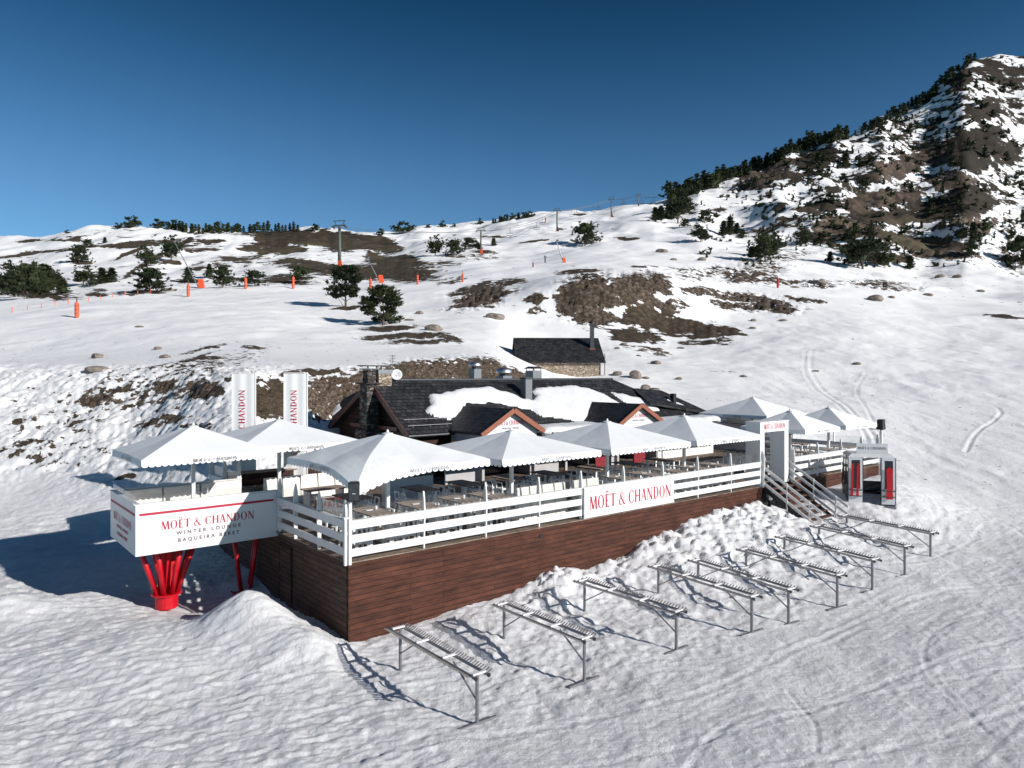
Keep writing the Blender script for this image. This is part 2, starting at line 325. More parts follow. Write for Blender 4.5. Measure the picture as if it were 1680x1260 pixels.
# ------------------------------------------------------------------ TERRAIN
def zy(z, Y): return HY+(CAMZ-z)/Y*F
def P(*a):  # rows: (Y, py) or (Y, 'z', z)
    return [(r[0], r[1]) if len(r) == 2 else (r[0], zy(r[2], r[0])) for r in a]
near = [(1.5,'z',0),(6,'z',0),(11,'z',0),(14,'z',0)]
COLS = {
 -700: P(*near,(18,'z',.1),(23,'z',.4),(32,'z',.9),(36,800),(42,700),(50,615),(60,590),(78,550),(100,525),(130,512),(190,495),(250,470),(330,435),(400,400)),
 0:    P(*near,(18,'z',.1),(23,'z',.4),(32,'z',.9),(36,800),(42,700),(50,612),(60,585),(78,535),(100,510),(130,497),(190,482),(250,450),(330,418),(400,392)),
 200:  P(*near,(18,'z',.1),(23,'z',.35),(30,'z',.6),(35,790),(42,690),(49,603),(60,575),(78,528),(100,503),(130,487),(190,468),(250,445),(330,405),(390,374)),
 400:  P(*near,(18,'z',.1),(23,'z',.3),(30,'z',1.4),(34,730),(38,665),(42,612),(48,598),(62,562),(80,522),(110,498),(150,475),(200,460),(300,425),(380,388),(430,376)),
 600:  P(*near,(18,'z',.05),(23,'z',.3),(30,'z',1.4),(38,'z',1.8),(44,660),(48,600),(54,585),(68,562),(92,530),(115,500),(140,477),(175,462),(250,430),(350,400),(430,378)),
 800:  P(*near,(18,'z',0),(23,'z',.3),(30,'z',1.4),(43,'z',1.8),(50,650),(54,590),(60,580),(72,563),(95,520),(120,490),(150,457),(200,430),(300,400),(420,365)),
 915:  P(*near,(20,'z',0),(26,'z',.3),(30,'z',1.2),(46,'z',2.2),(54,670),(60,632),(68,618),(78,596),(95,556),(107,520),(118,462),(150,448),(220,420),(320,385),(420,350)),
 1000: P(*near,(20,'z',0),(26,'z',.3),(30,'z',1.2),(46,'z',2.2),(54,655),(60,640),(68,621),(78,600),(95,556),(108,525),(118,455),(150,440),(220,410),(320,375),(420,346)),
 1100: P(*near,(20,'z',0),(26,'z',.3),(32,'z',1.0),(46,'z',2.2),(52,672),(60,650),(80,600),(100,562),(115,535),(125,470),(150,452),(200,425),(280,385),(360,350),(440,326)),
 1200: P(*near,(20,'z',0),(26,'z',.15),(32,'z',.9),(42,'z',2.0),(48,690),(60,655),(80,600),(105,552),(125,517),(145,482),(165,455),(210,422),(290,380),(400,330),(480,283)),
 1400: P(*near,(24,'z',0),(28,'z',.3),(31,'z',.75),(35,'z',1.2),(42,770),(52,700),(68,640),(85,590),(110,540),(150,490),(175,467),(210,442),(270,400),(380,330),(470,270),(560,214)),
 1550: P(*near,(24,'z',0),(33,860),(42,780),(52,710),(68,640),(82,600),(105,560),(130,525),(165,490),(215,457),(260,432),(340,370),(470,270),(650,122)),
 1680: P(*near,(24,'z',0),(31.5,880),(40,800),(50,720),(68,640),(82,600),(105,560),(140,515),(200,473),(270,440),(340,400),(470,300),(700,85)),
 2300: P(*near,(24,'z',0),(31.5,880),(40,800),(50,720),(68,640),(82,600),(105,560),(140,510),(200,460),(270,420),(340,380),(470,280),(700,60)),
}
SKY = [(-700,400),(0,392),(60,391),(110,381),(190,372),(240,371),(300,377),(380,378),(490,376),(560,380),(640,383),(660,380),(700,373),(800,366),(900,350),(960,346),(1000,344),(1045,335),(1100,326),(1180,298),(1240,272),(1300,250),(1345,232),(1385,222),(1412,216),(1450,200),(1500,172),(1530,152),(1560,122),(1585,104),(1610,94),(1640,87),(1680,91),(1760,80),(2300,60)]
def slopes(x, y):
    h = np.diff(x); d = np.diff(y, axis=0)/h.reshape((-1,)+(1,)*(y.ndim-1))
    m = np.zeros_like(y); a, b = d[:-1], d[1:]
    ok = (a*b) > 0; m[1:-1] = np.where(ok, 2*a*b/np.where(ok, a+b, 1), 0); m[0] = d[0]; m[-1] = d[-1]; return m
def herm(x, y, q):
    m = slopes(x, y); q = np.clip(q, x[0], x[-1]); i = np.clip(np.searchsorted(x, q)-1, 0, len(x)-2)
    h = (x[i+1]-x[i]); t = (q-x[i])/h; sh_ = (-1,)+(1,)*(y.ndim-1); t = t.reshape(sh_); h = h.reshape(sh_)
    return (2*t**3-3*t**2+1)*y[i]+(t**3-2*t**2+t)*h*m[i]+(-2*t**3+3*t**2)*y[i+1]+(t**3-t**2)*h*m[i+1]
# rows spaced so that each one rises about 3 px on the photograph
LY = np.concatenate([np.log(np.linspace(1.5,10,12))[:-1], np.linspace(np.log(10), np.log(60), 560)[:-1], np.linspace(np.log(60), np.log(900), 520)])
PXS = np.concatenate([np.linspace(-2600,-140,60)[:-1], np.arange(-140,1830,3.1), np.linspace(1830,4200,60)])
cx = np.array(sorted(COLS)); tab = []
for c in cx:
    r = COLS[c]; lx = np.log(np.array([a[0] for a in r])); yy = np.array([a[1] for a in r], float)
    v = herm(lx, yy, LY); over = LY > lx[-1]; v = np.where(over, yy[-1]+260*(LY-lx[-1]), v); tab.append(v)
tab = np.array(tab)
grid = herm(cx.astype(float), tab, PXS)                       # [column, row] photo heights
_k = np.exp(-((PXS[:, None]-PXS[None, :])/34.0)**2/2)*np.gradient(PXS)[None, :]; _k /= _k.sum(axis=1, keepdims=True)
_w = sst(np.log(44), np.log(60), LY)[None, :]*(1-.6*np.exp(-((LY-np.log(115))/.12)**2))[None, :]
grid = grid*(1-_w)+(_k @ grid)*_w
skyc = grid[:, LY > np.log(150)].min(axis=1); want = np.interp(PXS, [s[0] for s in SKY], [s[1] for s in SKY]); _g = np.exp(-((PXS[:, None]-PXS[None, :])/13.0)**2/2)*np.gradient(PXS)[None, :]; want = (_g @ want)/_g.sum(axis=1)
grid = grid+(want-skyc)[:, None]*sst(np.log(170), np.log(360), LY)[None, :]
Yg = np.exp(LY)[None, :]*np.ones((len(PXS), 1)); PXg = PXS[:, None]*np.ones((1, len(LY)))
Xg = (PXg-840)/F*Yg; Zg = CAMZ-(grid-HY)/F*Yg; PYg = grid
rx, ry = Xg-C0[0], Yg-C0[1]; Ug = UX*rx+UY*ry; Vg = -UY*rx+UX*ry
# hold the ground below the deck and the building, with a cut bank behind
def rectd(u0, u1, v0, v1): return np.hypot(np.maximum(np.maximum(u0-Ug, Ug-u1), 0), np.maximum(np.maximum(v0-Vg, Vg-v1), 0))
lim = np.minimum(1.75+1.6*rectd(.4,32.6,0.3,12), 2.3+1.35*rectd(9,32,11,17.2)); lim = np.minimum(lim, .75+.9*rectd(-4.6,.2,4.6,9))
Zg = np.minimum(Zg, lim)
# snow heaped along the front of the deck
S = np.interp(Ug, [-1,0,1.6,4.8,6.2,7.65,9.2,10.9,12.4,14.1,15,17,20.2,21.2,23.2,24.5,33,36], [.0,.05,.19,.36,.5,.9,.5,.68,1.0,1.16,1.38,1.62,1.6,.9,.9,1.45,1.7,1.5])
base0 = Zg.copy(); dV = np.maximum(-Vg-.0, 0)
wb = np.exp(-(dV/(1.6+1.4*sst(9, 14, Ug)))**1.6)*(1-sst(0, .9, Vg))
bank = np.where((Ug > -1) & (Ug < 36), np.maximum(S-base0, -0.7)*wb, 0)
bank *= sst(-1.2, .2, Ug)*(1-sst(33.5, 36, Ug))
Zg = Zg+bank
# mound beside the left side wall, hollow under the lounge
def gauss(x, y, a, sx, sy, rot=0):
    dx, dy = Xg-x, Yg-y; c, s_ = math.cos(R(rot)), math.sin(R(rot)); p, q = dx*c+dy*s_, -dx*s_+dy*c
    return a*np.exp(-(p/sx)**2-(q/sy)**2)
Zg += gauss(-7.45,20.1,1.0,1.25,.95,-10)+gauss(-6.0,18.9,.42,1.6,1.0,-35)+gauss(-9.2,18.4,.25,2.6,1.8,0)+gauss(-5.2,18.6,.2,.8,.8)
Zg += gauss(7.0,69.0,-1.0,3.6,2.6,8)+gauss(-15.5,21.6,.35,1.6,.9,20)+gauss(19.5,35.5,.5,2.5,3,0)+gauss(14,33.0,.3,.6,1.0,0)
# roughness zones
near_ = 1-sst(55, 90, Yg)
chunk = np.clip(sst(1.2, 3.2, Zg)*(1-sst(7.4, 8.6, Zg))*(1-sst(420, 640, PXg)), 0, 1)*near_     # broken snow on the left bank
left = 1-sst(600, 900, PXg); fg = 1-sst(30, 40, Yg)
rnd = fbm(Xg*.35, Yg*.35, 3, 3); n1 = fbm(Xg*1.5, Yg*1.5+Zg, 4, 11); n2 = fbm(Xg*4.2, Yg*4.2, 3, 29)
rip = fbm((Xg*.93+Yg*.36)*2.8, (-Xg*.36+Yg*.93)*8.0, 3, 41)
clump = np.abs(fbm(Xg*1.9+n1*1.5, Yg*1.9+Zg*1.3, 4, 53, .6)-.5)*2
Zg += near_*(rnd-.5)*.22*fg
Zg += gauss(-9.6,23.0,-.35,2.2,1.2,0)
Zg += fg*left*((rip-.5)*.10+(n1-.5)*.07+(n2-.5)*.05)
bz = np.clip(bank/.6, 0, 1)*np.clip(wb*1.6, 0, 1); fr = fg*(1-left)
rz = fr*np.exp(-((Vg+3.0)/3.3)**4)*sst(-1, 2, Ug)*(1-sst(31, 34, Ug))     # trampled ground between the racks
Zg += fr*((n1-.5)*.035+(n2-.5)*.048)+rz*((n2-.5)*.07+(n1-.5)*.11)+bz*((.5-clump)*.20+(n2-.5)*.20+(n1-.5)*.12)*fr
trk = fbm((Xg*UX+Yg*UY)*.28+rnd*.5, (-Xg*UY+Yg*UX)*7.5+rnd*3, 3, 71)
Zg += fr*(1-rz)*(trk-.5)*.022
Zg += chunk*((.5-clump)*.26+(fbm(Xg*.8,Yg*.8,2,59)-.5)*.5+(n2-.5)*.22)
# ski tracks crossing the right hand slope
rt = np.clip(sst(1150, 1300, PXg)*sst(30, 42, Yg)*(1-sst(110, 150, Yg)), 0, 1)
t2 = fbm(Xg*.9+rnd*2, Yg*.22+Xg*.25, 4, 83); Zg += rt*((t2-.5)*.13+(n1-.5)*.05)
def track(pts, wd, dep):
    global Zg
    q = np.array(pts, float); cr = lambda i, t: .5*((2*q[i])+(q[i+1]-q[i-1])*t+(2*q[i-1]-5*q[i]+4*q[i+1]-q[i+2])*t*t+(-q[i-1]+3*q[i]-3*q[i+1]+q[i+2])*t**3)
    q = np.vstack([2*q[0]-q[1], q, 2*q[-1]-q[-2]]); pl = [cr(i, t) for i in range(1, len(q)-2) for t in np.linspace(0, 1, 7)]
    pl = np.array(pl); d = np.full(Zg.shape, 1e3)
    for k in range(len(pl)-1):
        a, b = pl[k], pl[k+1]; e = b-a; L = e@e
        if L < 1e-9: continue
        t = np.clip(((Xg-a[0])*e[0]+(Yg-a[1])*e[1])/L, 0, 1); d = np.minimum(d, np.hypot(Xg-a[0]-t*e[0], Yg-a[1]-t*e[1]))
    x = d/wd; Zg = Zg+.36*dep*(-np.exp(-x*x)+.7*np.exp(-(x-1.7)**2*2))
# far terrain relief
mt = sst(1130, 1300, PXg-.0)*sst(190, 300, Yg)
rid = 1-np.abs(fbm(Xg*.012, Yg*.012+Zg*.004, 5, 101)-.5)*2
Zg += mt*(1-sst(520, 760, Yg)*.6)*((rid-.75)*20+(fbm(Xg*.06, Yg*.06+Zg*.05, 4, 5)-.5)*8)
hl = sst(110, 160, Yg)*(1-mt); Zg += hl*((fbm(Xg*.035, Yg*.035, 4, 7)-.5)*Yg*.022)
mid = sst(50, 70, Yg)*(1-sst(120, 170, Yg)); Zg += mid*(fbm(Xg*.12, Yg*.12, 4, 9)-.5)*.9
# bare earth and rock
def place_y(px, py, ymin=0):
    i = int(np.clip(np.searchsorted(PXS, px), 0, len(PXS)-1)); col = HY+(CAMZ-Zg[i])*F/np.exp(LY)
    j = np.where((col <= py) & (np.exp(LY) > ymin))[0]
    return float(np.exp(LY[j[0]])) if len(j) else 400.0
def ground(x, y):
    px = 840+F*x/y; i = np.interp(px, PXS, np.arange(len(PXS))); j = np.interp(math.log(y), LY, np.arange(len(LY)))
    i0, j0 = int(min(i, len(PXS)-2)), int(min(j, len(LY)-2)); a, b = i-i0, j-j0
    return float((Zg[i0,j0]*(1-b)+Zg[i0,j0+1]*b)*(1-a)+(Zg[i0+1,j0]*(1-b)+Zg[i0+1,j0+1]*b)*a)
def at(px, py, ymin=0):
    y = place_y(px, py, ymin); x = (px-840)/F*y; return Vector((x, y, ground(x, y)))
PATCH = [  # cx, cy, rx, ry, tilt, strength, rock(1)/grass(0)
 (500,391,120,18,3,1.1,0),(440,408,70,12,2,.95,0),(615,402,70,11,9,.95,0),(585,394,66,12,5,1.0,0),(560,405,60,10,3,.8,0),
 (650,428,66,13,5,1,0),(640,447,98,17,3,1,0),(520,440,95,15,8,.8,0),(470,462,62,7,3,.9,0),(410,425,60,14,0,.6,0),(350,440,50,12,0,.55,0),
 (330,405,60,16,-5,.5,0),(250,397,70,5,-3,.8,0),(210,403,60,6,-3,.75,0),(90,412,150,3.2,-7,.85,0),(60,395,80,3,0,.6,0),(30,380,90,3,-6,.6,0),
 (300,400,40,5,-30,.9,0),(258,424,55,5,-33,.9,0),(215,415,26,4,-33,.85,0),(215,447,26,4,-30,.8,0),(270,430,42,5,-4,.7,0),(135,431,30,5,2,.8,0),
 (60,482,75,10,2,.95,0),(100,488,26,6,0,.8,0),(160,483,24,5,0,.9,0),(165,476,16,4,0,.7,0),(235,480,46,5,-2,.85,0),(310,462,36,5,0,.85,0),(285,432,30,4,0,.8,0),(380,458,60,4,2,.75,0),(470,455,60,6,0,.8,0),
 (720,437,50,10,-8,.6,0),(770,420,60,8,4,.55,0),(745,460,30,5,-14,.75,0),(800,415,40,5,3,.6,0),(810,389,60,3,-3,.5,0),
 (637,539,52,6,-3,1,0),(574,505,32,4,-4,1,0),(664,552,80,6,-3,1,0),(690,561,72,5,-2,.85,0),(735,555,26,6,12,.9,0),
 (415,570,22,4,5,.75,0),(340,572,55,3,-12,.75,0),(310,592,60,4,-18,.8,0),(250,602,50,3,-12,.6,0),(345,588,34,4,-4,.85,0),
 (152,656,42,11,-8,.95,1),(190,640,36,6,-6,.9,0),(270,632,28,9,-4,.95,1),(330,640,44,17,4,.95,1),(372,622,12,7,0,.9,0),(265,690,50,9,-10,.95,1),(235,651,12,5,0,.9,0),(215,665,20,5,-10,.8,0),(205,782,24,5,-14,.95,0),(30,733,55,16,-25,.55,0),(90,705,110,70,0,.30,0),(60,735,60,30,0,.42,0),(250,640,190,40,-5,.42,1),(330,600,110,16,-12,.5,0),(320,700,30,8,0,.8,0),
 (450,655,55,42,0,1,0),(545,650,70,42,-8,1,1),(620,625,80,28,-6,1,1),(700,612,110,24,-3,1,1),(790,608,70,22,4,1,1),(850,618,40,14,20,1,1),(500,612,70,7,-3,.9,0),
 (960,487,58,42,-14,1.15,1),(1030,478,70,30,-6,1.15,1),(1075,462,30,18,12,1.0,1),(975,520,40,18,4,1,1),(950,446,45,5,-4,.9,0),(1055,438,30,3,0,.7,0),
 (1060,522,62,24,6,1,0),(1120,538,100,18,9,1.05,0),(1040,552,60,13,8,.95,0),(1180,543,50,9,8,1,0),(1080,500,60,12,4,.8,1),(1150,563,70,5,2,.7,0),(1060,574,60,8,10,.55,0),
 (795,487,58,20,-14,1,1),(770,475,50,9,-16,.85,0),(835,462,32,7,-6,.85,0),(880,492,20,13,-10,.95,1),(882,510,14,7,0,.85,1),(740,505,22,4,-10,.7,1),
 (1150,477,44,9,4,.8,1),(1215,487,48,11,4,.85,1),(1250,502,46,11,-4,.95,1),(1287,508,32,11,4,.95,1),(1320,493,40,5,8,.75,1),(1190,500,40,8,8,.85,1),
 (1140,450,60,10,10,.5,1),(1215,452,60,14,8,.75,1),(1280,462,50,8,4,.7,1),(1345,466,50,9,0,.55,1),(1250,440,60,20,0,.5,1),(1440,466,70,7,0,.6,1),(1470,472,60,6,2,.55,1),(1420,462,60,4,0,.5,1),
 (1645,520,46,2.6,5,.95,0),(1640,517,30,2,0,.8,0),(1026,392,26,4,0,.6,0),(935,375,24,3,-8,.7,0),(880,396,36,3,-6,.6,0),(1010,376,26,3,-4,.6,0),(955,352,16,2,0,.7,0),
 (1190,610,40,3,0,.3,0),
 # the mountain
 (1260,285,70,26,-24,.95,1),(1340,258,52,22,-18,.95,0),(1300,290,60,12,-20,.6,0),(1400,300,60,22,-10,.72,0),(1375,375,80,24,-4,1,1),(1350,340,60,16,-10,.8,0),(1480,272,90,24,-16,.95,1),(1540,250,60,26,-10,1,1),
 (1450,325,90,20,-12,.95,1),(1500,350,110,22,-4,.95,0),(1590,330,60,36,0,.98,0),(1600,250,60,44,-14,.98,0),(1620,180,60,28,-10,.8,0),(1640,120,66,26,10,.86,0),(1580,130,30,20,-20,.9,0),(1570,170,50,14,-30,.6,0),(1545,200,70,12,-20,.6,0),
 (1480,205,80,9,-22,.5,0),(1620,215,40,16,10,.9,0),(1650,250,40,30,0,.85,0),(1610,370,50,18,0,.8,1),(1520,400,90,15,2,1,0),(1440,385,60,10,0,.85,0),(1400,408,60,10,4,.7,0),(1540,418,70,9,2,1,1),(1450,425,50,9,0,.9,0),(1300,365,60,14,0,.6,0),(1240,385,50,18,0,.45,0),
 (1280,420,60,14,0,.5,0),(1180,345,60,14,-10,.35,0),(1660,300,30,60,0,.4,0),(1430,355,60,12,0,.9,0),(1560,300,60,20,0,.9,1),
]
nz = fbm(PXg*.028, Yg**.5*3.1+PYg*.02, 4, 201)
mask = np.zeros_like(Zg); rockw = np.zeros_like(Zg)
wx = (fbm(PXg*.03, PYg*.05, 3, 211)-.5)*26; wy = (fbm(PXg*.03, PYg*.05, 3, 223)-.5)*9
PYv = HY+(CAMZ-Zg)*F/Yg
for (a, b, r1, r2, tl, s_, k) in PATCH:
    dx = PXg+wx-a; dy = PYv+wy*min(1, r2/10)-b; c, n_ = math.cos(R(tl)), math.sin(R(tl))
    p, q = (dx*c+dy*n_)/r1, (-dx*n_+dy*c)/r2; d = np.hypot(p, q)
    val = s_*(1-sst(.35, 1.35, d)); up = val > mask
    rockw = np.where(up, k*1.0, rockw); mask = np.maximum(mask, val)
mask = mask*(PXg > -150)*np.where(Yg > 30, 1, 0)
gen = .17*sst(150, 230, Yg)*(1-sst(640, 760, PXg)*(1-sst(1150, 1250, PXg)))+.26*np.clip(mt, 0, 1)*sst(1150, 1330, PXg)
mask = np.maximum(mask, gen)
# the patches are solid ground: rock stands rough, earth is lumpy
rk = np.clip(mask*rockw, 0, 1); sc_ = np.clip(Yg/110, .45, 6)
ridn = 1-np.abs(fbm((Xg*1.15+Zg*.7)/sc_, (Yg*.5+Zg*1.9-Xg*.5)/sc_, 6, 301, .66)-.5)*2
Zg = Zg+rk*(ridn-.75)*1.25*sc_*sst(35, 45, Yg)*np.where(mt > .5, .5, 1)
Zg = Zg+np.clip(mask, 0, 1)*(1-rockw)*(fbm(Xg*1.1/sc_, Yg*1.1/sc_, 4, 311)-.4)*.5*sc_*np.where(Yg > 150, .4, 1)*sst(35, 45, Yg)
for pts, wd, dep in (
    ([(18,38),(24,48),(27,58),(31,75),(38,92)],.13,.12),([(18.6,38),(24.6,48),(27.6,58),(31.8,75),(38.8,92)],.13,.12),([(26,50),(29,58),(33,68),(39,78)],.12,.09),
    ([(30,47),(34,52),(41,60),(40,70),(34,78)],.13,.12),
    ([(-1,14.5),(4,16.5),(9,20.5),(14,24),(20,26)],.10,.035),
    ([(0,13),(5,15),(10,18),(16,21),(20,22)],.09,.03),([(3,13),(5,15.5),(9,17),(15,19)],.08,.03),([(9,27),(14,27),(18,29),(22,33)],.1,.03),
    ([(8,22),(12,26),(18,30),(21,36),(19,42)],.12,.035),([(10,15),(11,19),(14,22),(20,24)],.07,.025),([(2,12.6),(7,14),(12,16.4)],.09,.03),
    ([(19,24),(17,29),(21,34),(27,37)],.10,.03),([(6,14),(6.5,15.3),(6.6,17)],.06,.03),([(22,29),(23,34),(21,40),(24,46)],.12,.035)):
    track(pts, wd, dep)
nC, nR = Zg.shape
co = np.stack([Xg, Yg, Zg], -1).reshape(-1, 3)
me = bpy.data.meshes.new('snow_ground'); me.vertices.add(nC*nR); me.vertices.foreach_set('co', co.ravel())
ii, jj = np.meshgrid(np.arange(nC-1), np.arange(nR-1), indexing='ij'); v0 = (ii*nR+jj).ravel()
fc = np.stack([v0, v0+nR, v0+nR+1, v0+1], -1).astype(np.int32); nf = len(fc)
me.loops.add(nf*4); me.loops.foreach_set('vertex_index', fc.ravel()); me.polygons.add(nf)
me.polygons.foreach_set('loop_start', np.arange(nf, dtype=np.int32)*4); me.polygons.foreach_set('loop_total', np.full(nf, 4, np.int32))
me.polygons.foreach_set('use_smooth', np.ones(nf, bool)); me.update(calc_edges=True)
for nm, ar in (('bare', mask), ('rock', rockw), ('groomed', np.clip(1-fg*left-bz-rz*.6-chunk, 0, 1)*1.0)):
    at_ = me.attributes.new(nm, 'FLOAT', 'POINT'); at_.data.foreach_set('value', ar.ravel().astype(np.float32))
gm = mat('snow_earth_rock', (.8,.8,.8), .8); me.materials.append(gm)
n = gm.node_tree.nodes; l = gm.node_tree.links; b = n['Principled BSDF']
def N(t, **k):
    x = n.new(t)
    for a, v in k.items():
        if a in x.inputs.keys(): x.inputs[a].default_value = v
        else: setattr(x, a, v)
    return x
tc = N('ShaderNodeTexCoord'); sp = N('ShaderNodeSeparateXYZ'); l.new(tc.outputs['Object'], sp.inputs[0])
def attr(nm): x = N('ShaderNodeAttribute'); x.attribute_name = nm; return x.outputs['Fac']
def noise(scale, detail=8, rough=.6, vec=None, dist=0):
    x = N('ShaderNodeTexNoise'); x.inputs['Scale'].default_value = scale; x.inputs['Detail'].default_value = detail; x.inputs['Roughness'].default_value = rough; x.inputs['Distortion'].default_value = dist
    l.new(vec or tc.outputs['Object'], x.inputs['Vector']); return x.outputs['Fac']
def math_(op, a, b_=None, c=None):
    x = N('ShaderNodeMath'); x.operation = op
    for i, q in enumerate((a, b_, c)):
        if q is None: continue
        if isinstance(q, (int, float)): x.inputs[i].default_value = q
        else: l.new(q, x.inputs[i])
    return x.outputs[0]
def mr(v, a, b_, c=0, d=1):
    x = N('ShaderNodeMapRange'); x.interpolation_type = 'SMOOTHSTEP'; l.new(v, x.inputs[0])
    for i, q in enumerate((a, b_, c, d)): x.inputs[i+1].default_value = q
    return x.outputs[0]
def mixf(f, a, b_):
    x = N('ShaderNodeMix'); x.data_type = 'FLOAT'
    for i, q in ((0, f), (2, a), (3, b_)):
        if isinstance(q, (int, float)): x.inputs[i].default_value = q
        else: l.new(q, x.inputs[i])
    return x.outputs[0]
def mixc(f, a, b_, bt='MIX'):
    x = N('ShaderNodeMix'); x.data_type = 'RGBA'; x.blend_type = bt
    for i, q in ((0, f), (6, a), (7, b_)):
        if isinstance(q, (int, float)): x.inputs[i].default_value = q
        elif isinstance(q, tuple): x.inputs[i].default_value = (*q, 1)
        else: l.new(q, x.inputs[i])
    return x.outputs[2]
def ramp(f, *st):
    x = N('ShaderNodeValToRGB'); e = x.color_ramp.elements
    e[0].position, e[0].color = st[0][0], (*st[0][1], 1); e[1].position, e[1].color = st[-1][0], (*st[-1][1], 1)
    for p, c in st[1:-1]: q = e.new(p); q.color = (*c, 1)
    l.new(f, x.inputs[0]); return x.outputs[0]
dist = sp.outputs[1]
f1 = mr(dist, 60, 110); f2 = mr(dist, 150, 330)
nn = mixf(f2, mixf(f1, noise(1.6, 7, .62), noise(.42, 9, .66)), noise(.085, 10, .70))
thr = math_('ADD', attr('bare'), math_('MULTIPLY', math_('SUBTRACT', nn, .5), 3.0))
bare = math_('MULTIPLY', mr(thr, .47, .53), mr(math_('ADD', math_('MULTIPLY', attr('bare'), 10.0), mr(dist, 34, 44)), .2, .8))
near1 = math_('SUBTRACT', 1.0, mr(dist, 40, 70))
# snow colours: clean, greyed near the camera, tan dirt where people and machines pass
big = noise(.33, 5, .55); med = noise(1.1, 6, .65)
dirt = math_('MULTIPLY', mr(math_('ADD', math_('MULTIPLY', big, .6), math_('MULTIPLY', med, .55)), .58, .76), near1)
snowc = mixc(mr(dist, 16, 62), (.71,.715,.735), (.87,.87,.88))  # greyer near the camera: trampled snow, plus corner darkening put into the colour
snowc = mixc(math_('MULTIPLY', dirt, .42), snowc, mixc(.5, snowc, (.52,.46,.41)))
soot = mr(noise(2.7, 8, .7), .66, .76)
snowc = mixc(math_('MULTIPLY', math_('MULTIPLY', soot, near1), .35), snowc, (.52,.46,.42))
g1 = mixf(f2, mixf(f1, noise(7, 6, .7), noise(1.3, 8, .7)), noise(.22, 8, .72))
grass = ramp(g1, (.30,(.020,.014,.010)), (.5,(.062,.045,.030)), (.68,(.135,.105,.070)))
rockc = ramp(g1, (.30,(.012,.009,.008)), (.44,(.060,.043,.032)), (.56,(.150,.112,.085)), (.72,(.36,.30,.25)))
big2 = mr(noise(.05, 4, .6), .42, .58)
grass = mixc(math_('MULTIPLY', big2, math_('MULTIPLY', f2, 1.0)), grass, mixc(.5, grass, (.105,.09,.055)))
mtn = mr(sp.outputs[2], 55, 110)
grass = mixc(math_('MULTIPLY', mtn, .86), grass, (.021,.015,.010))
rockc = mixc(mr(mixf(f2, noise(.45, 5, .6), noise(.06, 5, .6)), .47, .60, 0, .72), rockc, grass)
rockc = mixc(math_('MULTIPLY', mtn, .5), rockc, (.060,.043,.032))
earth = mixc(attr('rock'), grass, rockc)
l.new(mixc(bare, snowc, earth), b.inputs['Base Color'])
b.inputs['Specular IOR Level'].default_value = .25
# small relief
h1 = math_('MULTIPLY', noise(5.5, 6, .62), .6); h2 = math_('MULTIPLY', noise(17, 6, .78), .42)
mpn = N('ShaderNodeMapping'); mpn.inputs['Rotation'].default_value = (0, 0, -A); mpn.inputs['Scale'].default_value = (1.0, 9, 9); l.new(tc.outputs['Object'], mpn.inputs[0])
mpn.vector_type = 'POINT'
h3 = math_('MULTIPLY', math_('MULTIPLY', noise(1.5, 5, .6, mpn.outputs[0]), attr('groomed')), .35)
hn = math_('ADD', math_('ADD', h1, h2), h3)
bp = N('ShaderNodeBump'); bp.inputs['Strength'].default_value = .7; bp.inputs['Distance'].default_value = .11; l.new(hn, bp.inputs['Height'])
bq = N('ShaderNodeBump'); bq.inputs['Distance'].default_value = 1.6; l.new(nn, bq.inputs['Height'])
l.new(mixf(math_('MULTIPLY', bare, f1), 0.0, .8), bq.inputs['Strength']); l.new(bp.outputs[0], bq.inputs['Normal'])
l.new(bq.outputs[0], b.inputs['Normal'])
go = bpy.data.objects.new('snow_ground', me); C.objects.link(go); tag(go, 'snow covered slope with bare earth and rock patches', 'ground', kind='structure')
# ------------------------------------------------------------------ DECK
deck = thing('deck', 'long brown boarded terrace base carrying the restaurant deck', 'terrace', W(0,0,0))
MB().box((0,-.0,-1.2),(20.75,.16,DZ-.04)).build('front_skirt', 'skirt', deck)
MB().box((23.2,-.0,-.6),(33,.16,DZ-.04)).build('far_skirt', 'skirt', deck)
MB().box((.0,.163,-1.2),(.16,12,DZ-.04)).build('side_skirt', 'skirty', deck)
fl = MB(); fl.box((-.05,-.06,DZ-.035),(20.75,12,DZ)); fl.box((20.753,.6,DZ-.035),(23.197,12,DZ)); fl.box((23.2,-.06,DZ-.035),(33.05,12,DZ)); fl.build('decking', 'floor', deck)
MB().box((-.03,-.035,-1.2),(.03,-.002,DZ-.04)).build('corner_trim', 'skirt', deck)
dr = MB(); dr.box((-.035,3.9,.2),(-.002,4.75,1.95)); d_ = dr.build('door', 'skirty', deck)
MB().box((-.035,3.84,.2),(-.003,3.885,2.0)).box((-.035,4.765,.2),(-.003,4.81,2.0)).box((-.035,3.84,2.003),(-.003,4.81,2.05)).build('frame', 'log', d_)
MB().tube((-.09,4.6,1.1),(-.036,4.6,1.1),.03).build('handle', 'metal', d_)
MB().box((6.98,-.02,1.98),(7.12,-.002,2.1)).build('hatch', 'black', deck)
# posts under the deck by the stairs
us = MB()
for x in (20.85, 22.0, 23.1):
    us.box((x-.05,.3,-.3),(x+.05,.42,DZ-.04))
us.box((20.76,.62,1.2),(23.18,.68,1.35)); us.build('stair_bay_frame', 'black', deck)

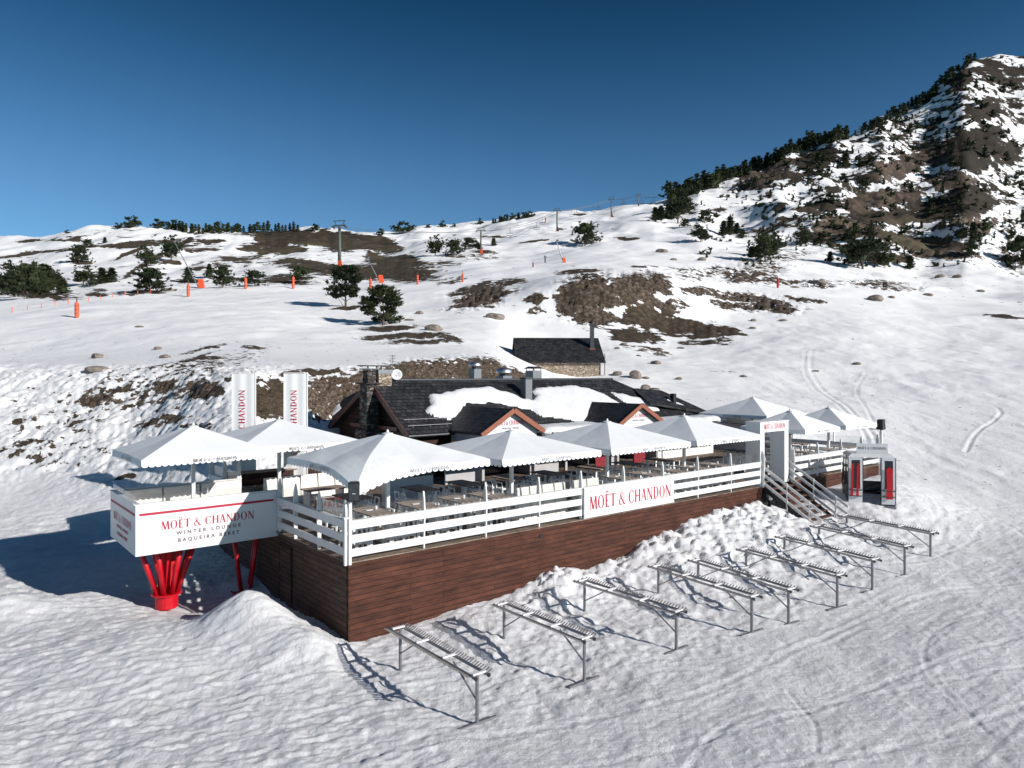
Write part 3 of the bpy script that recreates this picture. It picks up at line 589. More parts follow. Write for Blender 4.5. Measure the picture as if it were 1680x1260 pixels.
# ------------------------------------------------------------------ FENCES
def post(mb, x, y, tip, w_=.085, ax='x', base=DZ):
    # a board set on edge, wide in the middle and tapering to a point like an upturned ski
    t = .045; prof = [(.045, base-.05), (.06, base+.5), (.085, base+1.05), (.06, tip-.25), (.018, tip)]
    pts = [(-w, z) for w, z in prof]+[(w, z) for w, z in reversed(prof)]
    if ax == 'x': mb.prism([(x+a, y-t/2, z) for a, z in pts], (0, t, 0))
    else: mb.prism([(x-t/2, y+a, z) for a, z in pts], (t, 0, 0))
def fence(label, x0, x1, fixed, axis, posts, gaps=(), tip=4.05, glass=True):
    f = thing('fence', label, 'fence', W(0,0,0), group='white rail fences round the terrace')
    def seg(mb, a, b_, z0, z1, t0, t1):
        if axis == 'x': mb.box((a, fixed+t0, z0), (b_, fixed+t1, z1))
        else: mb.box((fixed+t0, a, z0), (fixed+t1, b_, z1))
    sg = 1 if axis == 'x' else 1
    for z0, z1 in ((3.23,3.44),(2.86,3.08),(2.49,2.70)):
        mb = MB(); seg(mb, x0, x1, z0, z1, -.055, -.02)
        if z0 > 3.2: seg(mb, x0, x1, 3.443, 3.475, -.09, .06)
        mb.build('rail', 'white', f)
    for p_ in posts:
        mb = MB()
        if axis == 'x': post(mb, p_, fixed+.01, tip+random.uniform(-.03,.05), ax='y')
        else: post(mb, fixed+.01, p_, tip+random.uniform(-.03,.05), ax='x')
        fixn(mb.build('post', 'white', f))
    if glass:
        ps = sorted(posts)
        for a, b_ in zip(ps[:-1], ps[1:]):
            if any(g0 < (a+b_)/2 < g1 for g0, g1 in gaps): continue
            mb = MB(); seg(mb, a+.06, b_-.06, 3.5, 3.86, .025, .033); mb.build('glass_panel', 'glass', f)
    return f
fence('white three rail fence with glass panels along the long front edge of the deck', 0, 20.6, 0, 'x', [.04,2.4,4.7,6.95,8.95,11.2,13.5,15.8,18.2,20.55])
fence('white three rail fence on the short left side between corner speaker and lounge box', .04, 4.95, 0, 'y', [.25,1.9,3.6,4.85])
fence('white three rail fence in front of the far terrace beyond the stairs', 23.3, 32.95, 0, 'x', [23.35,25.9,28.4,30.8,32.9])
fence('rail fence with glass along the far right end of the far terrace', .05, 8, 33, 'y', [.1,2.6,5.2,7.9])
fence('rail fence with tall glass behind the lounge box on the left', 8.6, 12, 0, 'y', [8.7,10.3,11.9], tip=4.3)
# corner poles and speakers
def speaker(u, v, z, label, rz, cover=False):
    t = thing('speaker', label, 'speaker', W(u, v, z), rz)
    MB().hexa([(-.15,-.13,0),(.15,-.13,0),(.11,.14,0),(-.11,.14,0)], [(-.15,-.13,.5),(.15,-.13,.5),(.11,.14,.5),(-.11,.14,.5)]).build('cabinet', 'black', t)
    if cover: MB().hexa([(-.2,-.17,-.06),(.2,-.17,-.02),(.19,.2,-.08),(-.2,.2,-.03)], [(-.17,-.15,.53),(.16,-.15,.55),(.14,.16,.54),(-.14,.16,.52)]).build('rain_cover', 'black', t)
    else:
        MB().box((-.13,-.142,.03),(.13,-.132,.47)).build('grille', 'darkmetal', t); MB().box((-.04,-.147,.2),(.04,-.1425,.215)).build('badge', 'panel', t)
    MB().tube((0,.02,-.12),(0,.02,0),.03).box((-.03,.02,-.06),(.03,.62,-.02)).build('bracket', 'black', t)
    return t
pp = thing('speaker_post', 'slim white pole at the near corner carrying the black speaker', 'post', W(-.02,-.08,0))
MB().box((-.04,-.04,DZ-.06),(.04,.04,4.0)).build('pole', 'white', pp); MB().box((-.16,-.03,DZ-.06),(-.09,.04,3.55)).box((-.19,-.06,3.553),(-.06,.07,3.6)).build('rail_post', 'white', pp)
speaker(-.16,-.62,4.12,'black speaker on the near deck corner, white badge on its grille', R(8))
pp = thing('speaker_post', 'grey wooden pole at the far right corner of the far terrace', 'post', W(33.05,-.1,0))
MB().box((-.07,-.07,1.2),(.07,.07,4.25)).build('pole', 'white', pp)
speaker(33.05,-.1,4.38,'covered black speaker on pole at the far right fence corner', A, True).scale = (1.0,)*3

# ------------------------------------------------------------------ BRAND SIGN ON THE FRONT FENCE
t = thing('sign_board', 'large white board with crimson serif lettering hung on the front fence', 'sign', W(8.98,-.1,2.42))
MB().box((0,-.05,0),(5.06,-.0,1.02)).build('board', 'panel', t)
MB().box((-.03,-.055,-.03),(5.09,.01,-.003)).box((-.03,-.055,1.023),(5.09,.01,1.045)).build('frame', 'white', t)
mb = MB(); serif(mb, BRAND, (2.55,-.05,.24), (1,0,0), (0,0,1), .47, width=4.62, track=.07); mb.build('lettering', 'crimson', t)

# ------------------------------------------------------------------ LOUNGE BOX
lb = thing('lounge_box', 'white cantilevered lounge balcony with crimson stripe and lettering', 'balcony', W(-4.2,5,0))
L_, D_ = 4.2, 3.5; z0, z1 = 2.19, 3.66
MB().box((0,0,z0),(L_,.08,z1)).build('front_panel', 'panel', lb)
MB().box((0,.083,z0),(.08,D_,z1)).build('side_panel', 'panel', lb)
MB().box((.083,D_-.08,z0),(L_,D_,z1)).build('back_panel', 'cream', lb)
MB().box((.083,.083,z0),(L_,D_-.083,z0+.16)).build('floor', 'floor', lb)
MB().box((.03,.02,z1+.003),(L_,.14,z1+.035)).box((-.02,-.02,z1+.003),(.14,.017,z1+.035)).box((-.02,.143,z1+.003),(.14,D_,z1+.035)).box((.143,D_-.12,z1+.003),(L_,D_+.02,z1+.035)).build('cap_rail', 'white', lb)
MB().box((.1,-.008,3.35),(4.05,-.002,3.42)).build('stripe', 'crimson', lb)
MB().box((-.008,.1,3.35),(-.002,D_-.1,3.42)).build('stripe', 'crimson', lb)
mb = MB(); serif(mb, BRAND, (2.05,0,2.87), (1,0,0), (0,0,1), .25, width=2.75, track=.08); mb.build('lettering', 'crimson', lb)
mb = MB(); serif(mb, BRAND, (0,1.75,2.86), (0,-1,0), (0,0,1), .25, width=2.5, track=.08); mb.build('lettering', 'crimson', lb)
sans('WINTER LOUNGE', 'lettering', 'greytext', lb, (2.05,-.004,2.67), (R(90),0,0), .15, 1.75)
sans('BAQUEIRA BERET', 'lettering', 'greytext', lb, (2.05,-.004,2.45), (R(90),0,0), .15, 1.65)
sans('WINTER LOUNGE', 'lettering', 'crimson', lb, (-.004,1.75,2.66), (R(90),0,R(-90)), .13, 1.6)
sans('BAQUEIRA BERET', 'lettering', 'crimson', lb, (-.004,1.75,2.44), (R(90),0,R(-90)), .13, 1.5)
for a, b_ in (((.2,.07,z1+.04),(2.2,.078,z1+.24)),((2.25,.07,z1+.04),(4.1,.078,z1+.24)),((.06,.2,z1+.04),(.068,1.8,z1+.24)),((.06,1.85,z1+.04),(.068,3.4,z1+.24))): MB().box(a, b_).build('glass_panel', 'glass', lb)
def sofa(label, L, loc, rz, n, group='cream upholstered benches', back=.95, col='cream'):
    s_ = thing('bench_sofa', label, 'sofa', loc, rz, group)
    MB().box((0,.05,.0),(L,.7,.16)).build('plinth', 'greywall', s_)
    for k in range(n):
        a, b_ = L*k/n+.012, L*(k+1)/n-.012
        MB().hexa([(a,.12,.163),(b_,.12,.163),(b_,.74,.163),(a,.74,.163)], [(a+.01,.12,.45),(b_-.01,.12,.45),(b_-.01,.76,.43),(a+.01,.76,.43)]).build('seat_cushion', col, s_)
        MB().hexa([(a,-.08,.165),(b_,-.08,.165),(b_,.115,.165),(a,.115,.165)], [(a+.02,.06,back),(b_-.02,.06,back),(b_-.02,.16,back),(a+.02,.16,back)]).build('back_cushion', col, s_)
    return s_
s1 = sofa('cream bench along the back inside the lounge box', 3.6, W(-.3,8.3,2.36), A+math.pi, 3, back=1.3)
sofa('short cream bench down the left inside the lounge box', 2.2, W(-4.05,8.0,2.36), A-math.pi/2, 2, back=.9)
sofa('cream bench just behind the front fence left of the sign board', 2.3, W(6.55,.62,2.35), A, 4, back=1.25)
sofa('cream bench behind the left end of the sign board', 1.35, W(9.25,.62,2.35), A, 2, back=1.25)
sofa('long cream bench back near the leftmost pair of flags', 4.4, W(1.2,9.4,2.35), A, 6, back=1.1)
# steel tree column carrying the box
def fcol(label, u, v, zb, zt, n=6, rb=.36, rt=1.35, fin=True):
    c = thing('steel_support', label, 'support', W(u, v, zb))
    MB().lathe((0,0,-.3), [(.34,0),(.34,.42)], 20).build('base_ring', 'red', c, smooth=False)
    MB().lathe((0,0,.125), [(.46,0),(.46,.04)], 20).build('base_plate', 'red', c)
    H = zt-zb
    for k in range(n):
        a = 2*math.pi*(k+.35)/n; MB().tube((rb*math.cos(a),rb*math.sin(a),.17),(rt*math.cos(a)*1.1,rt*math.sin(a)*.95,H),.065 if not fin else .082,n=10).build('strut', 'red', c, smooth=True)
    if not fin: return c
    mb = MB(); mb.hexa([(-.12,-.06,.17),(.12,-.06,.17),(.12,.06,.17),(-.12,.06,.17)], [(-.5,-.06,H),(.42,-.06,H),(.42,.06,H),(-.5,.06,H)])
    mb.hexa([(-.06,-.12,.17),(.06,-.12,.17),(.06,.12,.17),(-.06,.12,.17)], [(-.06,-.4,H),(.06,-.4,H),(.06,.4,H),(-.06,.4,H)]); mb.build('fin', 'red', c)
    return c
fcol('bright red splayed steel column under the outer end of the lounge box', -3.0, 6.5, .42, z0, 8, .30, .80)
fcol('red splayed steel column in shadow under the inner end of the lounge box', -.5, 6.6, .0, z0, 4, .2, .5, False)

# ------------------------------------------------------------------ UMBRELLAS
def umbrella(s, ze, za, zb, label, loc, droop=0.0, name='patio_umbrella', textside=True, rot=A, octo=False):
    """square parasol, half side s, edge height ze, apex za, foot zb (all world heights); loc = centre"""
    g = 'white canvas parasols over the terrace'
    t = thing(name, label, 'umbrella', loc, rot, g); zl = loc[2]
    ze -= zl; za -= zl; zb -= zl
    n = 12; mb = MB(); vs = {}
    def hz(x, y):
        r = max(abs(x), abs(y)); d = min(abs(x), abs(y))/max(r, 1e-6)
        h = ze+(za-ze)*(1-r)
        h -= .035*(1-d)**1.5*math.sin(math.pi*min(r, 1))     # cloth sags a little between the hips
        c = max(0, (-x-y)/2-.45)/.55 if (x < 0 and y < 0) else 0
        h -= droop*c*c*1.0
        if droop and r > .6: h += .02*math.sin(9*x)*math.cos(7*y)
        return h
    for i in range(-n, n+1):
        for j in range(-n, n+1):
            vs[i, j] = len(mb.v); x, y = i/n, j/n; pull = 1-.03*(1-min(abs(x), abs(y))/max(abs(x), abs(y), 1e-6))*(max(abs(x), abs(y)))**6
            mb.v.append((x*s*pull, y*s*pull, hz(x, y)))
    for i in range(-n, n):
        for j in range(-n, n):
            q = [vs[i,j], vs[i+1,j], vs[i+1,j+1], vs[i,j+1]]
            if (i+.5)*(j+.5) > 0: mb.f += [(q[0],q[1],q[2]), (q[0],q[2],q[3])]
            else: mb.f += [(q[0],q[1],q[3]), (q[1],q[2],q[3])]
    mb.build('canopy', 'fabric', t)
    # scalloped valance, one strip per side
    va = MB(); ns = 22; per = 6
    for sx, sy, dx, dy in ((-1,-1,1,0),(1,-1,0,1),(1,1,-1,0),(-1,1,0,-1)):
        top = []; bot = []
        for k in range(ns*per+1):
            f = k/(ns*per); x, y = sx+dx*2*f, sy+dy*2*f
            pull = 1-.03*(1-min(abs(x), abs(y))/max(abs(x), abs(y)))
            h = hz(max(-1, min(1, x)), max(-1, min(1, y))); o = .004
            X, Y_ = x*s*pull+(dy*o), y*s*pull-(dx*o)
            sc = abs(math.sin(math.pi*ns*f)); ph = .17+.055*math.sqrt(sc)
            top.append((X, Y_, h)); bot.append((X+dy*.02, Y_-dx*.02, h-ph))
        m_ = len(top); va.add(top+bot, [(k, m_+k, m_+k+1, k+1) for k in range(m_-1)])
    va.build('valance', 'fabric', t)
    MB().box((-.055,-.055,zb),(.055,.055,za-.1)).build('pole', 'white', t)
    MB().lathe((0,0,za-.05), [(.17,0),(.17,.03),(.05,.06),(.03,.13),(.0,.15)], 12).build('finial', 'white', t)
    for a, b_ in ((1,1),(1,-1),(-1,1),(-1,-1),(1,0),(-1,0),(0,1),(0,-1)):
        MB().beam((0,0,za-.16), (a*s*.98, b_*s*.98, ze-.05-(droop if (a, b_) == (-1,-1) else 0)), .03, .045).build('rib', 'white', t)
        MB().beam((0,0,ze-.35), (a*s*.5, b_*s*.5, ze+(za-ze)*.5-.12), .025, .03).build('strut', 'metal', t)
    MB().box((-.11,-.11,ze-.42),(.11,.11,ze-.3)).build('runner', 'metal', t)
    MB().box((-.4,-.4,zb),(.4,.4,zb+.06)).build('base_plate', 'white', t)
    if textside:
        mb = MB(); hh = hz(0,-1); serif(mb, BRAND, (.1,-s*.984-.034,hh-.165), (1,0,0), (0,0,1), .105, track=.1, squeeze=1.0); mb.build('lettering', 'greytext', t)
        mb = MB(); serif(mb, BRAND, (-s*.984-.034,0,hh-.165), (0,-1,0), (0,0,1), .105, track=.1); mb.build('lettering', 'greytext', t)
    return t
def UC(px, Y): return PX(px, Y, DZ)
ZE, ZA = 4.82, 5.70
umbrella(2.27, 4.86, 5.66, DZ, 'large white parasol with drooping corner, nearest, above the corner speaker', W(2.2,1.75), droop=.42)
umbrella(2.22, ZE, 5.5, DZ, 'white parasol, second from the near corner, in front of the left white gable', W(7.05,1.55))
umbrella(2.3, ZE, 5.62, DZ, 'white parasol, third from the near corner, above the sign board', W(12.0,1.55))
umbrella(2.35, ZE, 5.66, DZ, 'white parasol next to the white entrance portal, left of it', W(17.05,1.6))
umbrella(1.97, 4.98, 5.80, 2.36, 'white parasol over the lounge box at the far left', PX(317,23.3,2.36))
umbrella(2.3, 4.98, 5.76, DZ, 'white parasol just in front of the two tall flags', PX(458,27.0,DZ))
umbrella(1.75, 4.80, 5.62, DZ, 'small white parasol just right of the entrance portal', W(25.3,1.15))
umbrella(1.8, 4.82, 5.66, DZ, 'small white parasol at the far right fence corner speaker', W(29.5,1.2))
umbrella(2.5, 4.88, 5.95, 2.3, 'wide parasol in shade, farthest back behind the far terrace', W(34.0,8.6,2.3))

# ------------------------------------------------------------------ TABLES AND STOOLS
def make_table(label, u, v, grp, mat_='tabletop'):
    t = thing('high_table', label, 'table', W(u, v), A, grp)
    MB().box((0,0,1.02),(.8,1.4,1.06)).build('table_top', mat_, t)
    fr = MB()
    for y in (.15, 1.22): MB().box((.04,y-.01,.06),(.12,y+.05,1.017)).box((.68,y-.01,.06),(.76,y+.05,1.017)).box((.07,y,.0),(.73,y+.04,.057)).build('leg_frame', 'furn', t)
    MB().box((.123,.15,.97),(.677,.19,1.015)).box((.123,1.22,.97),(.677,1.26,1.015)).box((.08,.193,.28),(.12,1.217,.32)).box((.68,.193,.28),(.72,1.217,.32)).build('stretcher', 'furn', t)
    return t
def make_stool(label, loc, rz, grp):
    t = thing('bar_stool', label, 'stool', loc, rz, grp)
    MB().box((-.19,-.18,.68),(.19,.18,.735)).build('seat', 'furn', t)
    for sx in (-1, 1):
        for sy in (-1, 1): MB().beam((sx*.21,sy*.2,0),(sx*.165,sy*.15,.70),.055,.055).build('leg', 'furn', t)
    MB().beam((-.2,-.19,.22),(.2,-.19,.22),.038,.038).beam((-.2,.19,.22),(.2,.19,.22),.038,.038).beam((-.2,-.17,.3),(-.2,.17,.3),.038,.038).beam((.2,-.17,.3),(.2,.17,.3),.038,.038).build('foot_rail', 'furn', t)
    MB().beam((-.16,.17,.735),(-.16,.2,.97),.038,.038).beam((.16,.17,.735),(.16,.2,.97),.038,.038).beam((-.175,.2,.96),(.175,.2,.96),.025,.05).build('backrest', 'furn', t)
    return t
GT, GS = 'high wooden tables set out on the terrace', 'white bar stools at the high tables'
front = [.95,2.56,4.12,5.35,11.9,13.5,15.1,16.7,18.3]
tabs = [(u, .48, 'high table with weathered top behind the front fence, %s') for u in front]
where = ['nearest the corner speaker','second from the corner speaker','third from the corner speaker','just left of the cream bench backs','behind the middle of the sign','at the right end of the sign','two posts left of the portal','second table left of the portal','next to the entrance portal']
proto = make_table('', 0, 0, GT); st0 = make_stool('', W(0,0), A, GS)
first = True; sfirst = True
def put_table(u, v, label, stools=True, z=DZ, top=None):
    global first, sfirst
    if first: t = proto; t.location = W(u, v, z); first = False
    else: t = dup(proto, W(u, v, z))
    t['label'] = label
    short = label.replace('high table with weathered top ', '').replace('high wooden table ', '').replace('on the far terrace, ', 'on far terrace, ').replace('in the second row, ', 'in second row ').replace('behind the front fence, ', 'at front fence ')
    for k, (dx, dy, r) in enumerate(((-.22,.4,90),(-.22,1.0,90),(1.02,.4,-90),(1.02,1.0,-90))):
        rz = A+R(r+random.uniform(-9,9)); p_ = W(u+dx+random.uniform(-.05,.05), v+dy+random.uniform(-.04,.04), z)
        if sfirst: s_ = st0; s_.location = p_; s_.rotation_euler = (0,0,rz); sfirst = False
        else: s_ = dup(st0, p_, rz)
        s_['label'] = 'bar stool, %s, at table %s' % (('front left','back left','front right','back right')[k], short)
for (u, v, _), wh in zip(tabs, where): put_table(u, v, 'high table with weathered top behind the front fence, '+wh)
for u, wh in zip([1.7,4.35,6.3,8.5,10.6,13.2,15.6,17.9], ['under the drooping parasol','centred under the nearest parasol edge','below the second parasol left edge','behind the left cream bench','behind the right cream bench','below the third parasol','between third and fourth parasols','below the fourth parasol']):
    put_table(u, 3.2, 'high wooden table in the second row, '+wh)
for u, v, wh in [(24.3,.6,'in front beside the portal'),(26.3,.6,'in front at the second post'),(28.6,.6,'in front at the third post'),(30.8,.6,'in front near the covered speaker'),(24.4,3.0,'behind beside the portal'),(27.4,3.2,'in the middle of the far terrace'),(30.6,3.2,'behind near the right end')]:
    put_table(u, v, 'high wooden table on the far terrace, '+wh)
# place settings on the front tables
ms0 = None
for i, u in enumerate(front):
    m0 = MB(); m0.box((0,0,0),(.13,.2,.015))
    if ms0 is None:
        ms0 = thing('menu_stand', '', 'menu', (0,0,0), A, 'menus and cutlery on the front tables')
        MB().box((0,0,0),(.22,.15,.02)).build('menu_card', 'panel', ms0); MB().lathe((.34,.05,0), [(.04,0),(.045,.1),(.03,.11)], 8).build('cutlery_cup', 'panel', ms0)
        o = ms0
    else: o = copy_tree(ms0)
    o.location = W(u+.25, .48+.75, DZ+1.062); o.rotation_euler = (0,0,A+R(random.uniform(-30,30)))
    o['label'] = 'white menu and cup on the table '+where[i]

# ------------------------------------------------------------------ PORTAL
t = thing('entrance_portal', 'white box portal with crimson lettering at the head of the stairs', 'gate', W(20.5,-.05,DZ))
MB().box((0,0,0),(.36,.75,2.45)).build('pillar', 'panel', t); MB().box((2.12,0,0),(2.48,.75,2.45)).build('pillar', 'panel', t)
MB().box((0,0,2.453),(2.48,.75,2.9)).build('lintel', 'panel', t); MB().box((-.03,-.03,2.903),(2.51,.78,2.94)).build('cap', 'white', t)
mb = MB(); serif(mb, BRAND, (1.24,0,2.58), (1,0,0), (0,0,1), .25, track=.06, width=1.85); mb.build('lettering', 'crimson', t)
# ------------------------------------------------------------------ STAIRS
st = thing('stairs', 'outdoor steel stairs with white rails down to the snow', 'stairs', W(20.8,-.06,0))
nS = 9; run = 2.75; drop = 1.75
for k in range(nS):
    y = -.05-run*(k+.5)/nS; z = DZ-drop*(k+.6)/nS
    MB().box((.1,y-.15,z-.045),(2.25,y+.13,z)).build('tread', 'bargedk', st)
for x in (.0, 2.28): MB().prism([(x,0,DZ-.25),(x,0,DZ-.02),(x,-run,DZ-drop+.0),(x,-run,DZ-drop-.25)], (.06,0,0)).build('stringer', 'black', st)
for x in (-.04, 2.35):
    for h in (.95, .6, .22):
        MB().prism([(x,.05,DZ+h-.14),(x,.05,DZ+h),(x,-run,DZ-drop+h+.02),(x,-run,DZ-drop+h-.12)], (.035,0,0)).build('rail', 'white', st)
    for f in (.42, .8):
        y = -run*f; z = DZ-drop*f; MB().box((x-.045,y-.025,z-.35),(x-.005,y+.025,z+1.0)).build('post', 'white', st)
for x in (20.62, 23.3):
    pp = thing('stair_head_post', 'tapered white post at the head of the stairs, %s of the portal' % ('left' if x < 22 else 'right'), 'post', W(x,-.12,0)); mb = MB(); post(mb, 0, 0, 4.0, ax='y'); fixn(mb.build('post', 'white', pp)); MB().box((-.03,.025,3.2),(.03,.06,3.3)).build('bracket', 'metal', pp)
t = thing('waste_bucket', 'small shiny metal bucket fixed at the left foot of the portal', 'bucket', W(20.95,-.28,1.72))
MB().lathe((0,0,0), [(.1,0),(.13,.36),(.14,.37),(.14,.39)], 16).build('bucket', 'shiny', t, smooth=False); MB().box((-.02,.14,.1),(.02,.2,.3)).build('bracket', 'metal', t)

# ------------------------------------------------------------------ GONDOLA CABIN
gl = Vector((17.0, 33.6, 0)); gl.z = 1.2
g = thing('gondola_cabin', 'white ski lift gondola cabin with red skis and snowboard in its door racks', 'gondola', gl, math.atan2(-.30,.954))
wg, dg, hg = 2.0, 1.9, 2.35
def gprof(x):  # side outline bulges outward
    return x
sh_ = MB()
# back and sides as ribs and panels (open window bands)
for x0, x1 in ((-wg/2,-wg/2+.06),(wg/2-.06,wg/2)):
    sh_.hexa([(x0,0,.12),(x1,0,.12),(x1,dg,.12),(x0,dg,.12)], [(x0*1.05,-.02,.95),(x1*1.05,-.02,.95),(x1*1.05,dg,.95),(x0*1.05,dg,.95)])
    for y in (0, dg/2-.03, dg-.06): sh_.hexa([(x0*1.05,y,.953),(x1*1.05,y,.953),(x1*1.05,y+.06,.953),(x0*1.05,y+.06,.953)], [(x0*.98,y,hg),(x1*.98,y,hg),(x1*.98,y+.06,hg),(x0*.98,y+.06,hg)])
sh_.box((-wg/2+.06,dg-.06,.12),(wg/2-.06,dg,.95)); sh_.build('body', 'darkmetal', g)
gw = MB(); gw.box((-wg/2+.07,dg-.03,1.0),(wg/2-.07,dg-.02,hg-.05)); gw.build('window', 'glass', g); MB().box((-wg/2+.02,.1,1.0),(-wg/2+.03,dg-.1,hg-.08)).build('window', 'tint', g); MB().box((wg/2-.03,.1,1.0),(wg/2-.02,dg-.1,hg-.08)).build('window', 'tint', g)
MB().hexa([(-wg/2-.02,-.05,hg+.003),(wg/2+.02,-.05,hg+.003),(wg/2+.02,dg+.02,hg+.003),(-wg/2-.02,dg+.02,hg+.003)], [(-wg/2+.15,.1,hg+.14),(wg/2-.15,.1,hg+.14),(wg/2-.15,dg-.15,hg+.14),(-wg/2+.15,dg-.15,hg+.14)]).build('roof', 'white', g)
MB().box((-wg/2,-.1,0),(wg/2,dg,.11)).build('floor', 'metal', g); MB().box((-.65,-.28,.0),(1.0,-.11,.07)).build('step', 'metal', g)
for x0, x1 in ((-wg/2,-.40),(.42,wg/2)):
    dm = MB(); dm.box((x0,-.06,.16),(x1,-.02,.85)); dm.box((x0,-.06,.853),(x0+.12,-.02,hg-.14)); dm.box((x1-.1,-.06,.853),(x1,-.02,hg-.14)); dm.box((x0,-.06,hg-.137),(x1,-.02,hg)); d_ = dm.build('door', 'panel', g)
    MB().box((x0+.125,-.045,.86),(x1-.105,-.035,hg-.145)).build('window', 'tint', d_)
    MB().box((x0+.02,-.16,.78),(x1-.02,-.063,.82)).box((x0+.02,-.16,.5),(x1-.02,-.063,.53)).build('ski_rack', 'darkmetal', d_)
MB().box((-wg/2-.03,-.065,.12),(-wg/2-.003,0,hg)).box((wg/2+.003,-.065,.12),(wg/2+.03,0,hg)).box((-.395,-.05,.13),(-.36,-.01,hg)).box((.385,-.05,.13),(.415,-.01,hg)).build('door_frame', 'black', g)
MB().box((-.8,dg-.6,.42),(.8,dg-.08,.5)).build('seat', 'black', g); MB().box((-.8,dg-.16,.55),(.8,dg-.09,1.0)).build('backrest', 'darkmetal', g)
MB().box((-.6,.35,hg+.145),(.75,.40,hg+.62)).build('sign', 'panel', g)
gs = [c for c in g.children if c.name.startswith('sign')][0]
mb = MB(); serif(mb, BRAND, (.075,.35,hg+.34), (1,0,0), (0,0,1), .12, squeeze=.85); mb.build('lettering', 'greytext', gs)
MB().tube((-.2,.9,hg+.14),(-.2,.9,hg+.5),.04).tube((.3,.9,hg+.14),(.3,.9,hg+.5),.04).tube((-.2,.9,hg+.48),(.3,.9,hg+.48),.035).build('hanger_clamp', 'darkmetal', g)
def on_g(x, y, z): return g.matrix_basis @ Vector((x, y, z))
g.matrix_basis
bpy.context.view_layer.update()
def gpos(x, y, z): return Matrix.Translation(gl) @ Matrix.Rotation(math.atan2(-.30,.954), 4, 'Z') @ Vector((x, y, z))
ski = MB()
for x, tl in ((-.12,-.03),(.12,-.03)):
    zz = [0,.25,.7,1.2,1.45,1.55]; ww = [.058,.05,.042,.05,.055,.012]; yy = [0,0,.0,0,-.02,-.06]
    for k in range(5):
        a, b_ = x+tl*(1-zz[k]/1.5), x+tl*(1-zz[k+1]/1.5)
        ski.hexa([(a-ww[k],yy[k]-.012,zz[k]),(a+ww[k],yy[k]-.012,zz[k]),(a+ww[k],yy[k]+.012,zz[k]),(a-ww[k],yy[k]+.012,zz[k])], [(b_-ww[k+1],yy[k+1]-.012,zz[k+1]),(b_+ww[k+1],yy[k+1]-.012,zz[k+1]),(b_+ww[k+1],yy[k+1]+.012,zz[k+1]),(b_-ww[k+1],yy[k+1]+.012,zz[k+1])])
tag(ski.build('skis', 'red', None, loc=gpos(-.72,-.14,.52), rotz=math.atan2(-.30,.954)), 'pair of red skis standing in the left door rack of the gondola', 'skis')
sb_ = MB(); pts = []
for k in range(33):
    f = k/32; z = 1.5*f; wv = .155-.035*math.sin(math.pi*f); 
    if f > .88: wv *= math.sqrt(max(0, 1-((f-.88)/.12)**2))
    if f < .05: wv *= .92
    pts.append((wv, z))
for k in range(32):
    a, b_ = pts[k], pts[k+1]; sb_.hexa([(-a[0]-1e-3,-.012,a[1]),(a[0]+1e-3,-.012,a[1]),(a[0]+1e-3,.012,a[1]),(-a[0]-1e-3,.012,a[1])], [(-b_[0]-1e-3,-.012,b_[1]),(b_[0]+1e-3,-.012,b_[1]),(b_[0]+1e-3,.012,b_[1]),(-b_[0]-1e-3,.012,b_[1])])
tag(sb_.build('snowboard', 'red', None, loc=gpos(.74,-.14,.42), rotz=math.atan2(-.30,.954)), 'red snowboard standing in the right door rack of the gondola', 'snowboard')

# ------------------------------------------------------------------ SKI RACKS
def rack(label, loc, rz, L=3.75, first=[None]):
    if first[0] is not None: return dup(first[0], loc, rz, label)
    t = thing('ski_rack', label, 'ski rack', loc, rz, 'metal ski racks on the snow')
    first[0] = t; H = 1.07   # local x runs from near end (0) towards the deck (L)
    for y in (-.17, .17):
        b_ = MB(); b_.tube((0,y,H),(L,y,H),.035,n=10); o = b_.build('beam', 'metal', t)
        MB().lathe((0,0,0), [(.042,0),(.042,.05)], 10)
        cp = MB(); cp.tube((-.02,y,H),(.0,y,H),.045,n=10); cp.tube((L,y,H),(L+.02,y,H),.045,n=10); cp.build('end_cap', 'black', o)
        tt = MB(); s_ = 1 if y > 0 else -1
        for k in range(38):
            x = .08+k*(L-.15)/37; tt.beam((x,y,H+.0),(x+.03,y+s_*.17,H+.055),.018,.022)
        tt.build('teeth', 'teeth', t)
    for x in (.12, 1.3, 2.45, 3.6): MB().box((x-.035,-.17,H+.028),(x+.035,.17,H+.066)).build('cross_bar', 'shiny' if False else 'panel', t)
    for x in (.18, L-.25):
        l_ = MB().tube((x,0,.0),(x,0,H+.02),.042,n=10).build('leg', 'metal', t, smooth=False)
        MB().beam((x,-.5,.02),(x,.5,.02),.06,.05).build('foot', 'metal', l_)
    MB().beam((.2,0,.5),(1.1,0,H-.02),.03,.03).build('brace', 'metal', t); MB().beam((L-.27,0,.5),(L-1.15,0,H-.02),.03,.03).build('brace', 'metal', t)
    return t
nears = [(791,1107),(967,1047),(1119,1001),(1243,977),(1303,962),(1383,941),(1440,921),(1493,903),(1535,880)]
feet = [(797,1187),(975.7,1116),(1123.8,1063),(1241.7,1037),(1304,1016.7),(1384,994.6),(1441,970.8),(1492.5,950.8),(1534,925)]
ordn = ['nearest the camera','second nearest','third nearest','fourth nearest','fifth, in the middle of the row','fourth from the stairs','third from the stairs','second from the stairs','closest to the stairs and gondola']
fars = [(650,1028),(812,987),(943,947),(1072,921),(1131,903),(1220,892),(1282,875),(1332,859),(1376,844)]
